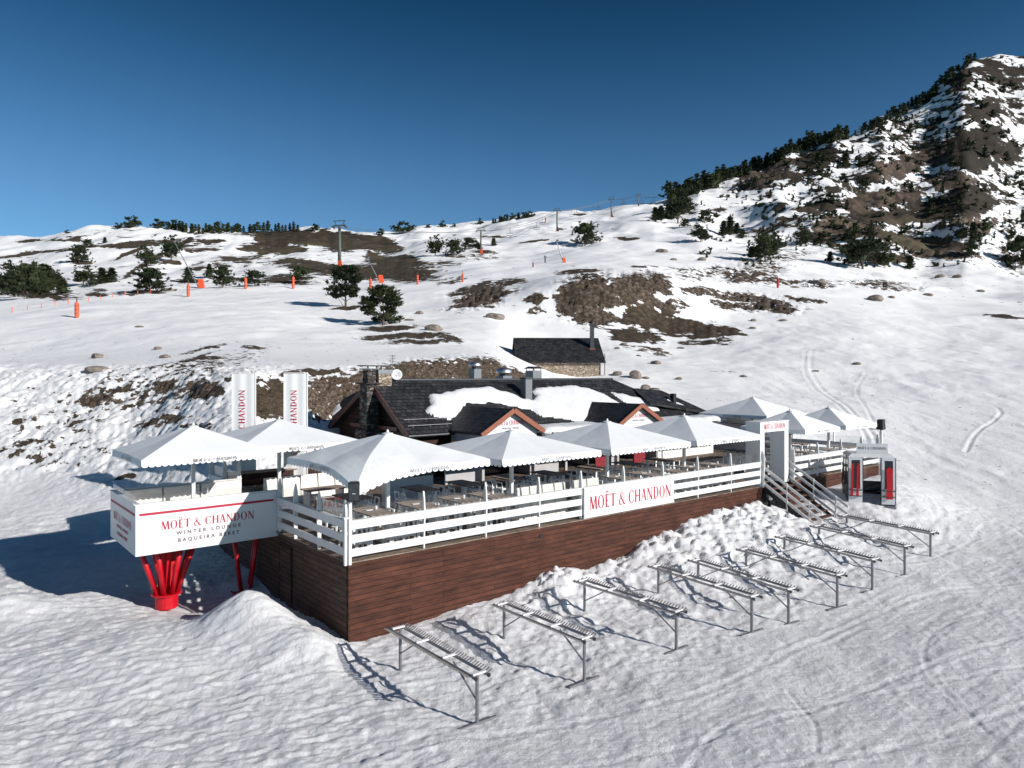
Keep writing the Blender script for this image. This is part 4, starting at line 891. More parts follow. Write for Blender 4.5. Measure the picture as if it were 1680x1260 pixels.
for k in range(9):
    Yn = (CAMZ-1.09)*F/(nears[k][1]-HY); p_ = PX(nears[k][0], Yn, 0)
    Yf = (CAMZ-1.09)*F/(fars[k][1]-HY); q = PX(fars[k][0]+8, Yf, 0)
    d = q-p_; rz = math.atan2(d.y, d.x) if k < 9 else A+math.pi/2; rz = .55*rz+.45*(A+math.pi/2)
    gz = min(ground(p_.x, p_.y), .12); o = rack('grey metal ski rack on the snow, '+ordn[k], (p_.x, p_.y, gz-.0), rz)
    o.scale = (min(1.12, max(.92, d.length/3.75)) if k else 1, 1, 1); print('rack', k, round(Yn,1), round(d.length,2), round(math.degrees(rz),1), round(gz,2))
# banners
def flag(px, Y, zt, label):
    p_ = PX(px, Y, 2.3); t = thing('banner_flag', label, 'banner', p_, R(9), 'tall white banners behind the terrace')
    H = zt-2.3; wf = .93
    sgn = MB(); k = 14
    for i in range(k):
        a, b_ = -wf/2+wf*i/k, -wf/2+wf*(i+1)/k; ya, yb = .012*math.sin(i*.9), .012*math.sin((i+1)*.9)
        sgn.hexa([(a,ya-.006,.9),(b_,yb-.006,.9),(b_,yb+.006,.9),(a,ya+.006,.9)], [(a,ya-.006,H),(b_,yb-.006,H),(b_,yb+.006,H),(a,ya+.006,H)])
    sgn.build('cloth', 'panel', t)
    MB().tube((wf/2+.03,0,0),(wf/2+.03,0,H+.06),.028).tube((-wf/2,0,H+.03),(wf/2,0,H+.03),.018).build('pole', 'white', t)
    mb = MB(); serif(mb, BRAND, (.08,-.035,.9+(H-.9)*.49), (0,0,1), (-1,0,0), .24, track=.10, squeeze=1.0); mb.build('lettering', 'crimson', t)
    return t
f_ = flag(399,30.0,7.50,'tall white banner with vertical crimson lettering, the left of the pair'); f_ = flag(484,30.0,7.50,'tall white banner with vertical crimson lettering, the right of the pair, by the roof')
# dark counters and kiosks at the back of the deck
t = thing('bar_counter', 'pale bar counter with round emblem deep under the nearest parasol', 'counter', W(4.9,6.3))
MB().box((0,0,0),(2.0,.6,1.08)).build('front', 'panel', t); MB().box((-.05,-.05,1.083),(2.05,.65,1.13)).build('worktop', 'black', t)
MB().lathe((0,0,0), [(.01,0),(.01,.001)], 6)
rg = MB()
for k in range(20):
    a, b_ = 2*math.pi*k/20, 2*math.pi*(k+1)/20
    rg.add([(1.2+.12*math.cos(a),-.004,.6+.12*math.sin(a)),(1.2+.12*math.cos(b_),-.004,.6+.12*math.sin(b_)),(1.2+.09*math.cos(b_),-.004,.6+.09*math.sin(b_)),(1.2+.09*math.cos(a),-.004,.6+.09*math.sin(a))], [(0,1,2,3)])
rg.build('emblem', 'greytext', t)
t = thing('bar_counter', 'dark wooden outdoor bar under the parasol in front of the flags', 'counter', W(.4,11.2))
MB().box((0,0,0),(4.0,.5,1.1)).build('front', 'logx', t); MB().box((-.06,-.06,1.103),(4.06,.56,1.15)).build('worktop', 'floor', t)
t = thing('bench_table', 'low wooden picnic table with red seat by the left parasol pole', 'table', W(2.2,7.6))
MB().box((0,0,.7),(1.6,.8,.74)).build('table_top', 'tabletop', t); MB().box((.1,.1,0),(.16,.7,.697)).build('leg', 'white', t); MB().box((1.44,.1,0),(1.5,.7,.697)).build('leg', 'white', t); MB().box((0,-.5,.42),(1.6,-.2,.46)).box((.1,-.4,0),(.16,-.3,.417)).box((1.44,-.4,0),(1.5,-.3,.417)).build('seat', 'red', t)
# ------------------------------------------------------------------ MAIN BUILDING (local frame of the deck)
bd = thing('lodge', 'dark timber lodge with long slate roof and two white gabled porches', 'building', W(0,0,0))
EV, RV, ZE_, ZR = 11.7, 15.4, 4.55, 7.15; SLP = (ZR-ZE_)/(RV-EV)
def slab(pts, th=.12): return fixn_mb(pts, th)
def fixn_mb(pts, th):
    mb = MB(); mb.prism(pts, (0,0,-th)); return mb
fixn(slab([(9.0,EV,ZE_),(32.6,EV,ZE_),(27.6,RV,ZR),(9.0,RV,ZR)]).build('roof', 'slate', bd))
fixn(slab([(9.0,RV+.004,ZR-.002),(27.6,RV+.004,ZR-.002),(32.6,20.2,4.5),(9.0,20.2,4.5)]).build('roof', 'slate', bd))
fixn(slab([(32.62,EV,ZE_-.004),(32.62,20.2,4.49),(27.61,RV,ZR-.004)]).build('roof', 'slaty', bd))
fixn(slab([(9.05,20.21,4.62),(9.05,24.2,4.62),(12,20.5,6.95),(12,16.2,6.95)]).build('roof', 'slaty', bd))
fixn(slab([(28.0,12.4,5.6),(34.2,12.0,4.75),(31.4,14.2,6.35),(28.6,14.4,6.5)]).build('roof', 'slate', bd))
fixn(slab([(34.21,12.0,4.75),(34.21,16.5,4.75),(31.41,14.2,6.35)]).build('roof', 'slaty', bd))
MB().tube((9.0,RV,ZR+.02),(27.6,RV,ZR+.02),.07).build('ridge_tiles', 'darkmetal', bd)
MB().tube((9.0,EV-.07,ZE_-.06),(32.5,EV-.07,ZE_-.06),.065).build('gutter', 'darkmetal', bd)
# snow guards
sg = MB()
for k in range(2): sg.tube((9.3,EV+.45+.4*k,ZE_+SLP*(.45+.4*k)+.09),(11.9,EV+.45+.4*k,ZE_+SLP*(.45+.4*k)+.09),.018)
for x in (9.6,10.6,11.6): sg.tube((x,EV+.45,ZE_+.3),(x,EV+.45,ZE_+.45),.02); sg.tube((x,EV+.85,ZE_+.6),(x,EV+.85,ZE_+.75),.02)
sg.build('snow_guard', 'metal', bd)
# gable wall and front wall
fixn(MB().prism([(9.45,12.15,1.8),(9.45,19.8,1.8),(9.45,19.8,4.55),(9.45,15.4,6.95),(9.45,12.15,4.75)], (.2,0,0)).build('gable_wall', 'log', bd))
fixn(MB().prism([(9.66,12.15,1.8),(32.2,12.15,1.8),(32.2,12.15,4.6),(9.66,12.15,4.6)], (0,.2,0)).build('front_wall', 'logx', bd))
fixn(MB().prism([(9.65,20.0,1.5),(9.65,24.0,1.5),(9.65,24.0,4.6),(9.65,20.0,4.6)], (.2,0,0)).build('wing_wall', 'log', bd))
MB().box((32.0,12.36,1.5),(32.2,20,4.5)).build('end_wall', 'log', bd)
MB().beam((8.97,EV-.02,ZE_-.1),(8.97,RV,ZR-.1),.06,.26,(0,0,1)).beam((8.97,20.25,4.42),(8.97,RV,ZR-.1),.06,.26).build('bargeboard', 'bargedk', bd)
MB().beam((9.2,12.9,4.75),(9.2,17.9,4.75),.16,.2).beam((9.2,15.4,4.85),(9.2,15.4,6.8),.16,.16).build('truss', 'bargedk', bd)
for v in (16.5,18.2):
    w_ = MB().box((9.40,v,3.1),(9.448,v+.8,4.0)).build('window', 'black', bd); MB().box((9.36,v-.06,3.03),(9.399,v+.86,3.1)).box((9.36,v-.06,4.0),(9.399,v+.86,4.07)).box((9.36,v-.06,3.1),(9.399,v,4.0)).box((9.36,v+.8,3.1),(9.399,v+.86,4.0)).build('frame', 'bargedk', w_)
# stone chimney, built as tapering courses with a rough edge
ch = MB(); rr = random.Random(5); z = 1.9
while z < 7.55:
    hh = .17; wv = .56 if z < 4.6 else (.40 if z < 6.9 else .27); j = lambda: rr.uniform(-.035,.035)
    ch.hexa([(8.93-wv+j(),15.25-wv+j(),z),(8.93+wv*.7,15.25-wv+j(),z),(8.93+wv*.7,15.25+wv+j(),z),(8.93-wv+j(),15.25+wv+j(),z)], [(8.93-wv+j(),15.25-wv+j(),z+hh-.004),(8.93+wv*.7,15.25-wv+j(),z+hh-.004),(8.93+wv*.7,15.25+wv+j(),z+hh-.004),(8.93-wv+j(),15.25+wv+j(),z+hh-.004)]); z += hh
cm = ch.build('chimney', 'chim', bd)
MB().box((8.4,14.7,6.98),(9.35,15.8,7.05)).build('ledge', 'chim', cm)
MB().box((8.52,14.85,7.72),(9.2,15.65,7.78)).box((8.45,14.78,7.9),(9.9,15.75,7.95)).box((8.6,14.9,7.783),(8.66,14.96,7.897)).box((9.1,14.9,7.783),(9.16,14.96,7.897)).build('cap', 'darkmetal', cm)
c2 = MB().box((9.3,15.0,6.6),(10.05,15.6,7.5)).build('chimney', 'stone', bd)
MB().box((9.25,14.95,7.503),(10.1,15.65,7.72)).build('cap', 'ventmetal', c2)
def vent(u, v, w, zb, zt, dome, label=None):
    o = MB().box((u-w/2,v-w/2,zb),(u+w/2,v+w/2,zt)).build('vent', 'ventmetal', bd)
    if dome:
        MB().lathe((u,v,zt), [(w*.42,0),(w*.42,.16)], 16).build('neck', 'darkmetal', o)
        r = w*.72; MB().lathe((u,v,zt+.17), [(r,0),(r*.97,.07)]+[(r*math.cos(a),.07+r*.6*math.sin(a)) for a in (.35,.7,1.05,1.3,1.5)], 24).build('dome_cap', 'shiny', o, smooth=True)
    else:
        MB().hexa([(u-w*.65,v-w*.65,zt+.12),(u+w*.65,v-w*.65,zt+.12),(u+w*.65,v+w*.65,zt+.12),(u-w*.65,v+w*.65,zt+.12)], [(u-w*.35,v-w*.35,zt+.26),(u+w*.35,v-w*.35,zt+.26),(u+w*.35,v+w*.35,zt+.26),(u-w*.35,v+w*.35,zt+.26)]).build('cap', 'darkmetal', o)
        mb = MB()
        for a in (-1,1):
            for b_ in (-1,1): mb.box((u+a*w*.45-.02,v+b_*w*.45-.02,zt+.003),(u+a*w*.45+.02,v+b_*w*.45+.02,zt+.117))
        mb.build('cap_leg', 'metal', o)
vent(16.2,15.9,.52,6.5,7.78,True); vent(18.4,15.9,.7,6.5,7.38,True); vent(20.9,16.0,.72,6.4,7.72,False)
p_ = MB().box((18.25,13.7,5.7),(18.75,14.15,7.2)).build('vent', 'ventmetal', bd); MB().box((18.2,13.65,7.203),(18.8,14.2,7.3)).build('cap', 'darkmetal', p_)
p_ = MB().box((31.1,12.9,5.3),(31.4,13.2,6.15)).build('vent', 'black', bd)
# satellite dish and aerial
t = thing('satellite_dish', 'round white satellite dish beside the stone chimney', 'satellite dish', W(10.5,15.3,7.1))
MB().lathe((0,0,0), [(.03,0),(.03,.35)], 8).build('mast', 'metal', t)
d_ = MB().lathe((0,0,0), [(.02,-.09),(.17,-.05),(.28,.02),(.30,.03),(.28,.04),(.17,-.03),(.02,-.07)], 20).build('dish', 'panel', t, smooth=True); d_.location = (0,-.05,.36); d_.rotation_euler = (R(75),0,R(-25))
t = thing('tv_aerial', 'thin television aerial behind the stone chimney', 'aerial', W(10.7,16,7.0))
mb = MB().tube((0,0,0),(0,0,1.55),.016)
for z in (1.2,1.35,1.5): mb.tube((-.25,0,z),(.25,.05,z),.01); mb.tube((0,-.25,z-.05),(0,.25,z-.05),.01)
mb.build('aerial', 'metal', t)
# porches
def porch(u, hw, la):
    zf, zb, v0, v1 = 5.78, 4.72, 9.05, 13.45
    L0 = [(u-hw-.12,v0,zb-.06),(u,v0,zf),(u,v1,zf),(u-hw-.12,v1-1.45,zb-.06)]
    R0 = [(u+hw+.12,v0,zb-.06),(u+.001,v0,zf),(u+.001,v1,zf),(u+hw+.12,v1-1.45,zb-.06)]
    pr = MB().box((u-hw+.1,9.32,2.36),(u-hw+.25,11.9,4.7)).box((u+hw-.25,9.32,2.36),(u+hw-.1,11.9,4.7)).build('porch', 'greywall', bd)
    fixn(slab(L0,.1).build('roof', 'slaty', pr)); fixn(slab(R0,.1).build('roof', 'slaty', pr))
    fixn(MB().prism([(u-hw+.12,9.3,4.1),(u+hw-.12,9.3,4.1),(u+hw-.12,9.3,zb-.02),(u,9.3,zf-.13),(u-hw+.12,9.3,zb-.02)], (0,.1,0)).build('gable', 'panel', pr))
    MB().beam((u-hw-.16,v0-.04,zb-.15),(u+.0,v0-.04,zf-.07),.07,.24,(0,0,1)).build('bargeboard', 'barge', pr)
    MB().beam((u+hw+.16,v0-.04,zb-.15),(u+.0,v0-.044,zf-.07),.066,.24,(0,0,1)).build('bargeboard', 'barge', pr)
    mb = MB(); serif(mb, BRAND, (u,9.295,4.98), (1,0,0), (0,0,1), .22, width=1.75, track=.06); mb.build('lettering', 'crimson', pr)
    sans('WINTER LOUNGE', 'lettering', 'greytext', pr, (u,9.29,4.78), (R(90),0,0), .1, 1.4)
porch(13.44, 1.85, ''); porch(23.1, 1.9, '')
# low flat roof and shop front between the porches
fr = MB(); fr.box((15.45,9.2,4.34),(21.1,11.9,4.46)); fr.box((25.15,9.2,4.34),(32.2,11.9,4.46)); fr.build('porch_roof', 'darkmetal', bd)
MB().box((9.7,9.5,2.36),(11.4,9.6,4.2)).build('front_panel', 'greywall', bd); MB().box((14.9,9.5,2.36),(16.9,9.6,4.3)).build('front_panel', 'greywall', bd)
MB().box((24.9,9.5,2.36),(30.8,9.6,4.3)).build('front_panel', 'cream', bd)
for a_, b_ in (((11.8,9.6,2.36),(11.95,9.7,4.2)),((17.4,9.5,2.36),(17.55,9.6,4.3)),((21.0,9.5,2.36),(21.3,9.6,4.3))): MB().box(a_, b_).build('pillar', 'greywall', bd)
MB().box((19.5,9.3,2.36),(20.35,9.36,4.25)).build('curtain', 'darkred', bd)
pts = [(22.6,9.2,2.36),(23.6,9.2,2.36)]+[(23.1+.5*math.cos(a),9.2,3.75+.45*math.sin(a)) for a in np.linspace(0, math.pi, 12)]
fixn(MB().prism(pts, (0,.08,0)).build('arched_door', 'darkred', bd))
MB().box((11.96,11.0,2.36),(14.8,11.05,4.2)).build('glass_front', 'tint', bd); MB().box((17.6,10.6,2.36),(21,10.65,4.3)).build('glass_front', 'tint', bd)
for a_, b_ in ((9.9,17.3),(17.36,23.8),(26.2,31.6)):  # dark sheets added to shade the shop front; gap leaves the cream wall sunlit
    MB().hexa([(a_,6.4,4.22),(b_,6.4,4.22),(b_,9.26,4.30),(a_,9.26,4.30)], [(a_,6.4,4.27),(b_,6.4,4.27),(b_,9.26,4.35),(a_,9.26,4.35)]).build('added_awning', 'added_awning', bd)
MB().beam((10.0,9.4,4.28),(12.2,9.4,4.28),.1,.14).build('beam', 'barge', bd)
for u, la in ((18.3,'left'),(24.6,'right')):
    t = thing('menu_board', 'tilted white menu board on the lodge front, %s of the arched red door' % la, 'sign', W(u,9.0,3.2)); MB().hexa([(0,-.02,0),(.55,-.02,0),(.55,.02,0),(0,.02,0)], [(.2,-.42,.75),(.75,-.42,.75),(.75,-.38,.75),(.2,-.38,.75)]).build('board', 'panel', t); MB().box((.3,.0,-.85),(.35,.05,-.003)).build('leg', 'metal', t)
# snow lying on the roofs
def roofpt(px, py):
    d = Vector(((px-840)/F, 1, -(py-HY)/F)); o = Vector((0,0,CAMZ))
    vd = -UY*d.x+UX*d.y; vo = -UY*(o.x-C0[0])+UX*(o.y-C0[1])
    t_ = (ZE_+SLP*(vo-EV)-o.z)/(d.z-SLP*vd); q = o+d*t_
    return (UX*(q.x-C0[0])+UY*(q.y-C0[1]), -UY*(q.x-C0[0])+UX*(q.y-C0[1]))
def snowslab(poly, label, th=.3, base=None, uv=False, res=.13, seed=1):
    pl = np.array(poly if uv else [roofpt(*p) for p in poly]); pl[:,1] = np.clip(pl[:,1], EV-.15 if not uv else -99, RV-.05 if not uv else 99)
    us = np.arange(pl[:,0].min()-.2, pl[:,0].max()+.2, res); vs = np.arange(pl[:,1].min()-.2, pl[:,1].max()+.2, res)
    U_, V_ = np.meshgrid(us, vs, indexing='ij'); Uw = U_+(fbm(U_*1.6, V_*1.6, 3, seed)-.5)*.5; Vw = V_+(fbm(U_*1.6, V_*1.6, 3, seed+5)-.5)*.35
    ins = np.zeros(U_.shape, bool); dd = np.full(U_.shape, 1e3); m_ = len(pl)
    for k in range(m_):
        a, b_ = pl[k], pl[(k+1) % m_]; cr = ((a[1] > Vw) != (b_[1] > Vw)) & (Uw < (b_[0]-a[0])*(Vw-a[1])/(b_[1]-a[1]+1e-12)+a[0]); ins ^= cr
        e = b_-a; t_ = np.clip(((Uw-a[0])*e[0]+(Vw-a[1])*e[1])/max(e@e, 1e-9), 0, 1); dd = np.minimum(dd, np.hypot(Uw-a[0]-t_*e[0], Vw-a[1]-t_*e[1]))
    h = np.where(ins, th*(1-np.exp(-dd/.16))*(.72+.5*fbm(U_*.9, V_*.9, 3, seed+9)), -.06)
    zb = (ZE_+SLP*(V_-EV)) if base is None else base(U_, V_); Z_ = zb+h
    mb = MB(); mb.v = [(a, b_, c) for a, b_, c in zip(U_.ravel(), V_.ravel(), Z_.ravel())]; n2 = len(vs)
    k_ = ins.copy(); k_[1:,:] |= ins[:-1,:]; k_[:-1,:] |= ins[1:,:]; k_[:,1:] |= ins[:,:-1]; k_[:,:-1] |= ins[:,1:]
    for i in range(len(us)-1):
        for j in range(n2-1):
            if k_[i,j] and k_[i+1,j] and k_[i,j+1] and k_[i+1,j+1]: mb.f.append((i*n2+j,(i+1)*n2+j,(i+1)*n2+j+1,i*n2+j+1))
    o = mb.build('roof_snow', 'pad', None, smooth=True, loc=W(0,0,0), rotz=A); tag(o, label, 'snow', 'snow lying on the lodge roof'); return o
snowslab([(703,650),(714,647),(745,640),(790,636),(825,642),(858,655),(874,656),(880,650),(872,641),(878,637),(905,636),(932,632),(960,637),(985,646),(1004,656),(1020,665),(1022,672),(1008,682),(985,690),(955,692),(890,684),(868,671),(845,668),(800,660),(768,660),(757,680),(738,688),(712,686),(703,674),(707,662)], 'big sheet of snow across the middle of the lodge roof above the left gable', .27)
snowslab([(1000,643),(1022,647),(1052,655),(1072,664),(1083,674),(1068,674),(1050,668),(1030,662),(1010,652)], 'narrow strip of snow on the roof right of the right gable apex', .2, seed=4)
snowslab([(1088,655),(1100,655),(1127,668),(1118,670)], 'thin short streak of snow at the right end of the roof', .15, seed=6)
fb = lambda U_, V_: 4.46+U_*0
snowslab([(15.6,9.25),(21,9.25),(21,11.7),(15.6,11.7)], 'snow on the low flat roof between the two white gables', .3, fb, True, seed=8)
snowslab([(25.3,9.25),(32,9.25),(32,11.7),(25.3,11.7)], 'snow on the low flat roof right of the right gable', .3, fb, True, seed=9)
snowslab([(9.25,20.9),(10.2,21.1),(10.5,22.0),(9.9,21.9),(9.3,22.4)], 'small snow patch on the left wing roof', .12, lambda U_, V_: 4.62+(U_-9.05)*.79, True, .1, seed=12)

# ------------------------------------------------------------------ STONE HUT
hp = PX(912, 74, 6.2); hu = thing('stone_hut', 'small stone hut with steep dark roof and tall metal flue on the snow behind', 'building', hp, R(4))
hl_ = 4.15
MB().box((-hl_,-2.9,0),(hl_,2.9,2.75)).build('wall', 'stone', hu)
fixn(MB().prism([(-hl_,-2.9,2.753),(-hl_,2.9,2.753),(-hl_,0,5.0)], (.2,0,0)).build('gable', 'logx', hu)); fixn(MB().prism([(hl_-.2,-2.9,2.753),(hl_-.2,2.9,2.753),(hl_-.2,0,5.0)], (.2,0,0)).build('gable', 'stone', hu))
fixn(slab([(-hl_-.3,-3.25,2.55),(hl_+.45,-3.25,2.55),(hl_+.3,0,5.1),(-hl_-.3,0,5.1)],.12).build('roof', 'slate', hu)); fixn(slab([(-hl_-.3,3.25,2.55),(hl_+.3,3.25,2.55),(hl_+.3,.003,5.1),(-hl_-.3,.003,5.1)],.12).build('roof', 'slate', hu))
f_ = MB().box((3.35,-1.5,3.7),(3.75,-1.1,6.3)).build('flue', 'darkmetal', hu); MB().box((3.28,-1.57,6.303),(3.82,-1.03,6.45)).build('cap', 'darkmetal', f_); MB().box((3.25,-1.6,3.6),(3.85,-1.0,3.95)).build('flashing', 'barge', f_)
MB().tube((4.5,-3.2,1.2),(4.5,-3.2,3.4),.04).build('downpipe', 'darkmetal', hu)

# ------------------------------------------------------------------ TREES
def crown_mb(rng, n, kind, blade):
    mb = MB(); clumps = []
    nc = max(10, n//16)
    anch = []
    for k in range(26 if n > 1200 else 15):
        f = rng.random()**.85; e = math.sqrt(max(0, 1-((f-.28)/.76)**2)); a = 2.4*k+rng.uniform(-.4,.4); wv_ = .47 if kind == 'round' else .37
        anch.append(((wv_*e*rng.uniform(.35,1.02))*math.cos(a), (wv_*e*rng.uniform(.35,1.02))*math.sin(a), (.17 if kind == 'round' else .26)+.76*f, rng.uniform(.045,.085)*(1 if n > 4000 else (1.75 if n > 1200 else 1.8))))
    for k in range(nc):
        if kind != 'cone':
            ax_, ay_, az_, sg_ = rng.choice(anch); x, y, z = ax_+rng.gauss(0, sg_), ay_+rng.gauss(0, sg_), az_+rng.gauss(0, sg_*.6); clumps.append((x, y, z, math.atan2(y, x))); continue
        if kind == 'cone':
            f = rng.random()**.8; r = (1-f)*.24*(.75+.45*rng.random())+.012; z = .08+.9*f; tier = .02*math.sin(f*38); r *= 1+.22*math.sin(f*38)
        else:
            f = rng.random(); z0 = .20 if kind == 'round' else .27; z = z0+(.98-z0)*f
            e = math.sqrt(max(0, 1-((f-.33)/.70)**2)); r = (.46 if kind == 'round' else .38)*e*(.55+.5*rng.random())
        a = rng.random()*2*math.pi; r2 = r*(.35+.65*math.sqrt(rng.random())); off = .05*math.sin(3*a+z*9)*(kind != 'cone')
        clumps.append((r2*math.cos(a)*(1+off*2), r2*math.sin(a), z+off*.3, a))
    per = n//nc; cs = .026 if kind != 'cone' else .03
    for (x, y, z, a) in clumps:
        for j in range(per):
            px_, py_, pz = x+rng.gauss(0, cs), y+rng.gauss(0, cs), z+rng.gauss(0, cs*.6)
            d = Vector((math.cos(a)+rng.gauss(0,.7), math.sin(a)+rng.gauss(0,.7), (1.0 if kind != 'cone' else -.1)+rng.gauss(0,.45))).normalized()
            s_ = d.orthogonal().normalized(); s_.rotate(Matrix.Rotation(rng.random()*6.28, 3, d)); L = blade*(.7+.7*rng.random()); w_ = L*.24
            p = Vector((px_, py_, pz)); mb.add([p-s_*w_, p+s_*w_, p+d*L+s_*w_*.3, p+d*L-s_*w_*.3], [(0,1,2,3)])
    # solid heart of the crown: a few lumpy cores, well inside the needles
    def lump(cx_, cy_, cz, rx_, rz_):
        o = len(mb.v); nn_ = 7
        for j in range(1, 5):
            th = math.pi*j/5
            for q in range(nn_):
                a = 2*math.pi*q/nn_+j; k_ = rng.uniform(.8, 1.1); mb.v.append((cx_+rx_*math.sin(th)*math.cos(a)*k_, cy_+rx_*math.sin(th)*math.sin(a)*k_, cz+rz_*math.cos(th)))
        for j in range(3):
            for q in range(nn_): mb.f.append((o+j*nn_+q, o+j*nn_+(q+1) % nn_, o+(j+1)*nn_+(q+1) % nn_, o+(j+1)*nn_+q))
        mb.f.append(tuple(o+q for q in range(nn_))); mb.f.append(tuple(o+3*nn_+q for q in range(nn_-1, -1, -1)))
    if kind == 'cone':
        for k in range(9):
            f = .06+.88*k/9; lump(rng.uniform(-.01,.01), rng.uniform(-.01,.01), .1+f*.85, (1-f)*.19+.012, .075)
    else:
        for k in range(12):
            f = rng.random()*.85; e = math.sqrt(max(0, 1-((f-.33)/.70)**2)); a = rng.random()*6.28; q_ = anch[k*2 % len(anch)]; lump(q_[0]*.62, q_[1]*.62, q_[2]-.01, q_[3]*1.35, q_[3]*1.05)
    return mb, clumps
def trunk_mb(rng, clumps, kind, small=False):
    mb = MB(); top = .93 if kind == 'cone' else .7
    fork = [(0,0,-.06,.028)]; x = y = 0
    for k in range(1, 6):
        x += rng.uniform(-.012,.012); y += rng.uniform(-.012,.012); fork.append((x, y, top*k/5, .026*(1-k/6.0)))
    for a, b_ in zip(fork[:-1], fork[1:]): mb.tube(a[:3], b_[:3], a[3], b_[3], 6, False)
    if not small:
        for c in clumps[::max(1, len(clumps)//26)]:
            f = min(.95, max(.18, (c[2]-.12)/top)); k = min(4, int(f*5)); b0 = Vector(fork[k][:3]); mb.tube(b0, (c[0]*.92, c[1]*.92, c[2]), .009, .003, 5, False)
    return mb
tmpl = {}
for nm, kind, n_, bl, sd in (('pA','round',8500,.048,1),('pB','tall',7500,.048,2),('rA','round',3200,.06,3),('rB','tall',2800,.06,4),('cA','cone',2200,.05,5),('cB','cone',1900,.05,6),('fA','round',900,.085,7),('fB','cone',700,.07,8),('fC','tall',850,.085,9),('fD','cone',600,.08,10),('sA','round',130,.2,11),('sB','cone',110,.18,12)):
    rng = random.Random(sd); cmb, cl = crown_mb(rng, n_, kind, bl); tmb = trunk_mb(rng, cl, kind, nm[0] == 'f'); tmpl[nm] = (cmb, tmb)
tmesh = {}
def tree(kind, loc, h, label, group, wide=1.0, parts=True):
    wide *= random.uniform(.9, 1.12)
    if parts:
        t = thing('pine_tree', label, 'tree', loc, random.uniform(0, 6.28), group)
        if kind not in tmesh:
            a = tmpl[kind][0].build('crown', 'leaf', t); b_ = tmpl[kind][1].build('trunk', 'bark', t); tmesh[kind] = (a.data, b_.data)
        else:
            for nm, d_ in zip(('crown','trunk'), tmesh[kind]): o = bpy.data.objects.new(nm, d_); C.objects.link(o); o.parent = t
    else:
        if kind not in tmesh:
            mb = MB(); mb.v = list(tmpl[kind][0].v); mb.f = list(tmpl[kind][0].f); nf_ = len(mb.f); mb.add(tmpl[kind][1].v, tmpl[kind][1].f)
            t = mb.build('pine_tree', 'leaf'); t.data.materials.append(M['bark']); 
            for p in t.data.polygons[nf_:]: p.material_index = 1
            tmesh[kind] = t.data
        else: t = bpy.data.objects.new('pine_tree', tmesh[kind]); C.objects.link(t)
        t.location = loc; t.rotation_euler = (0,0,random.uniform(0,6.28)); tag(t, label, 'tree', group)
    t.scale = (h*wide, h*wide, h); return t
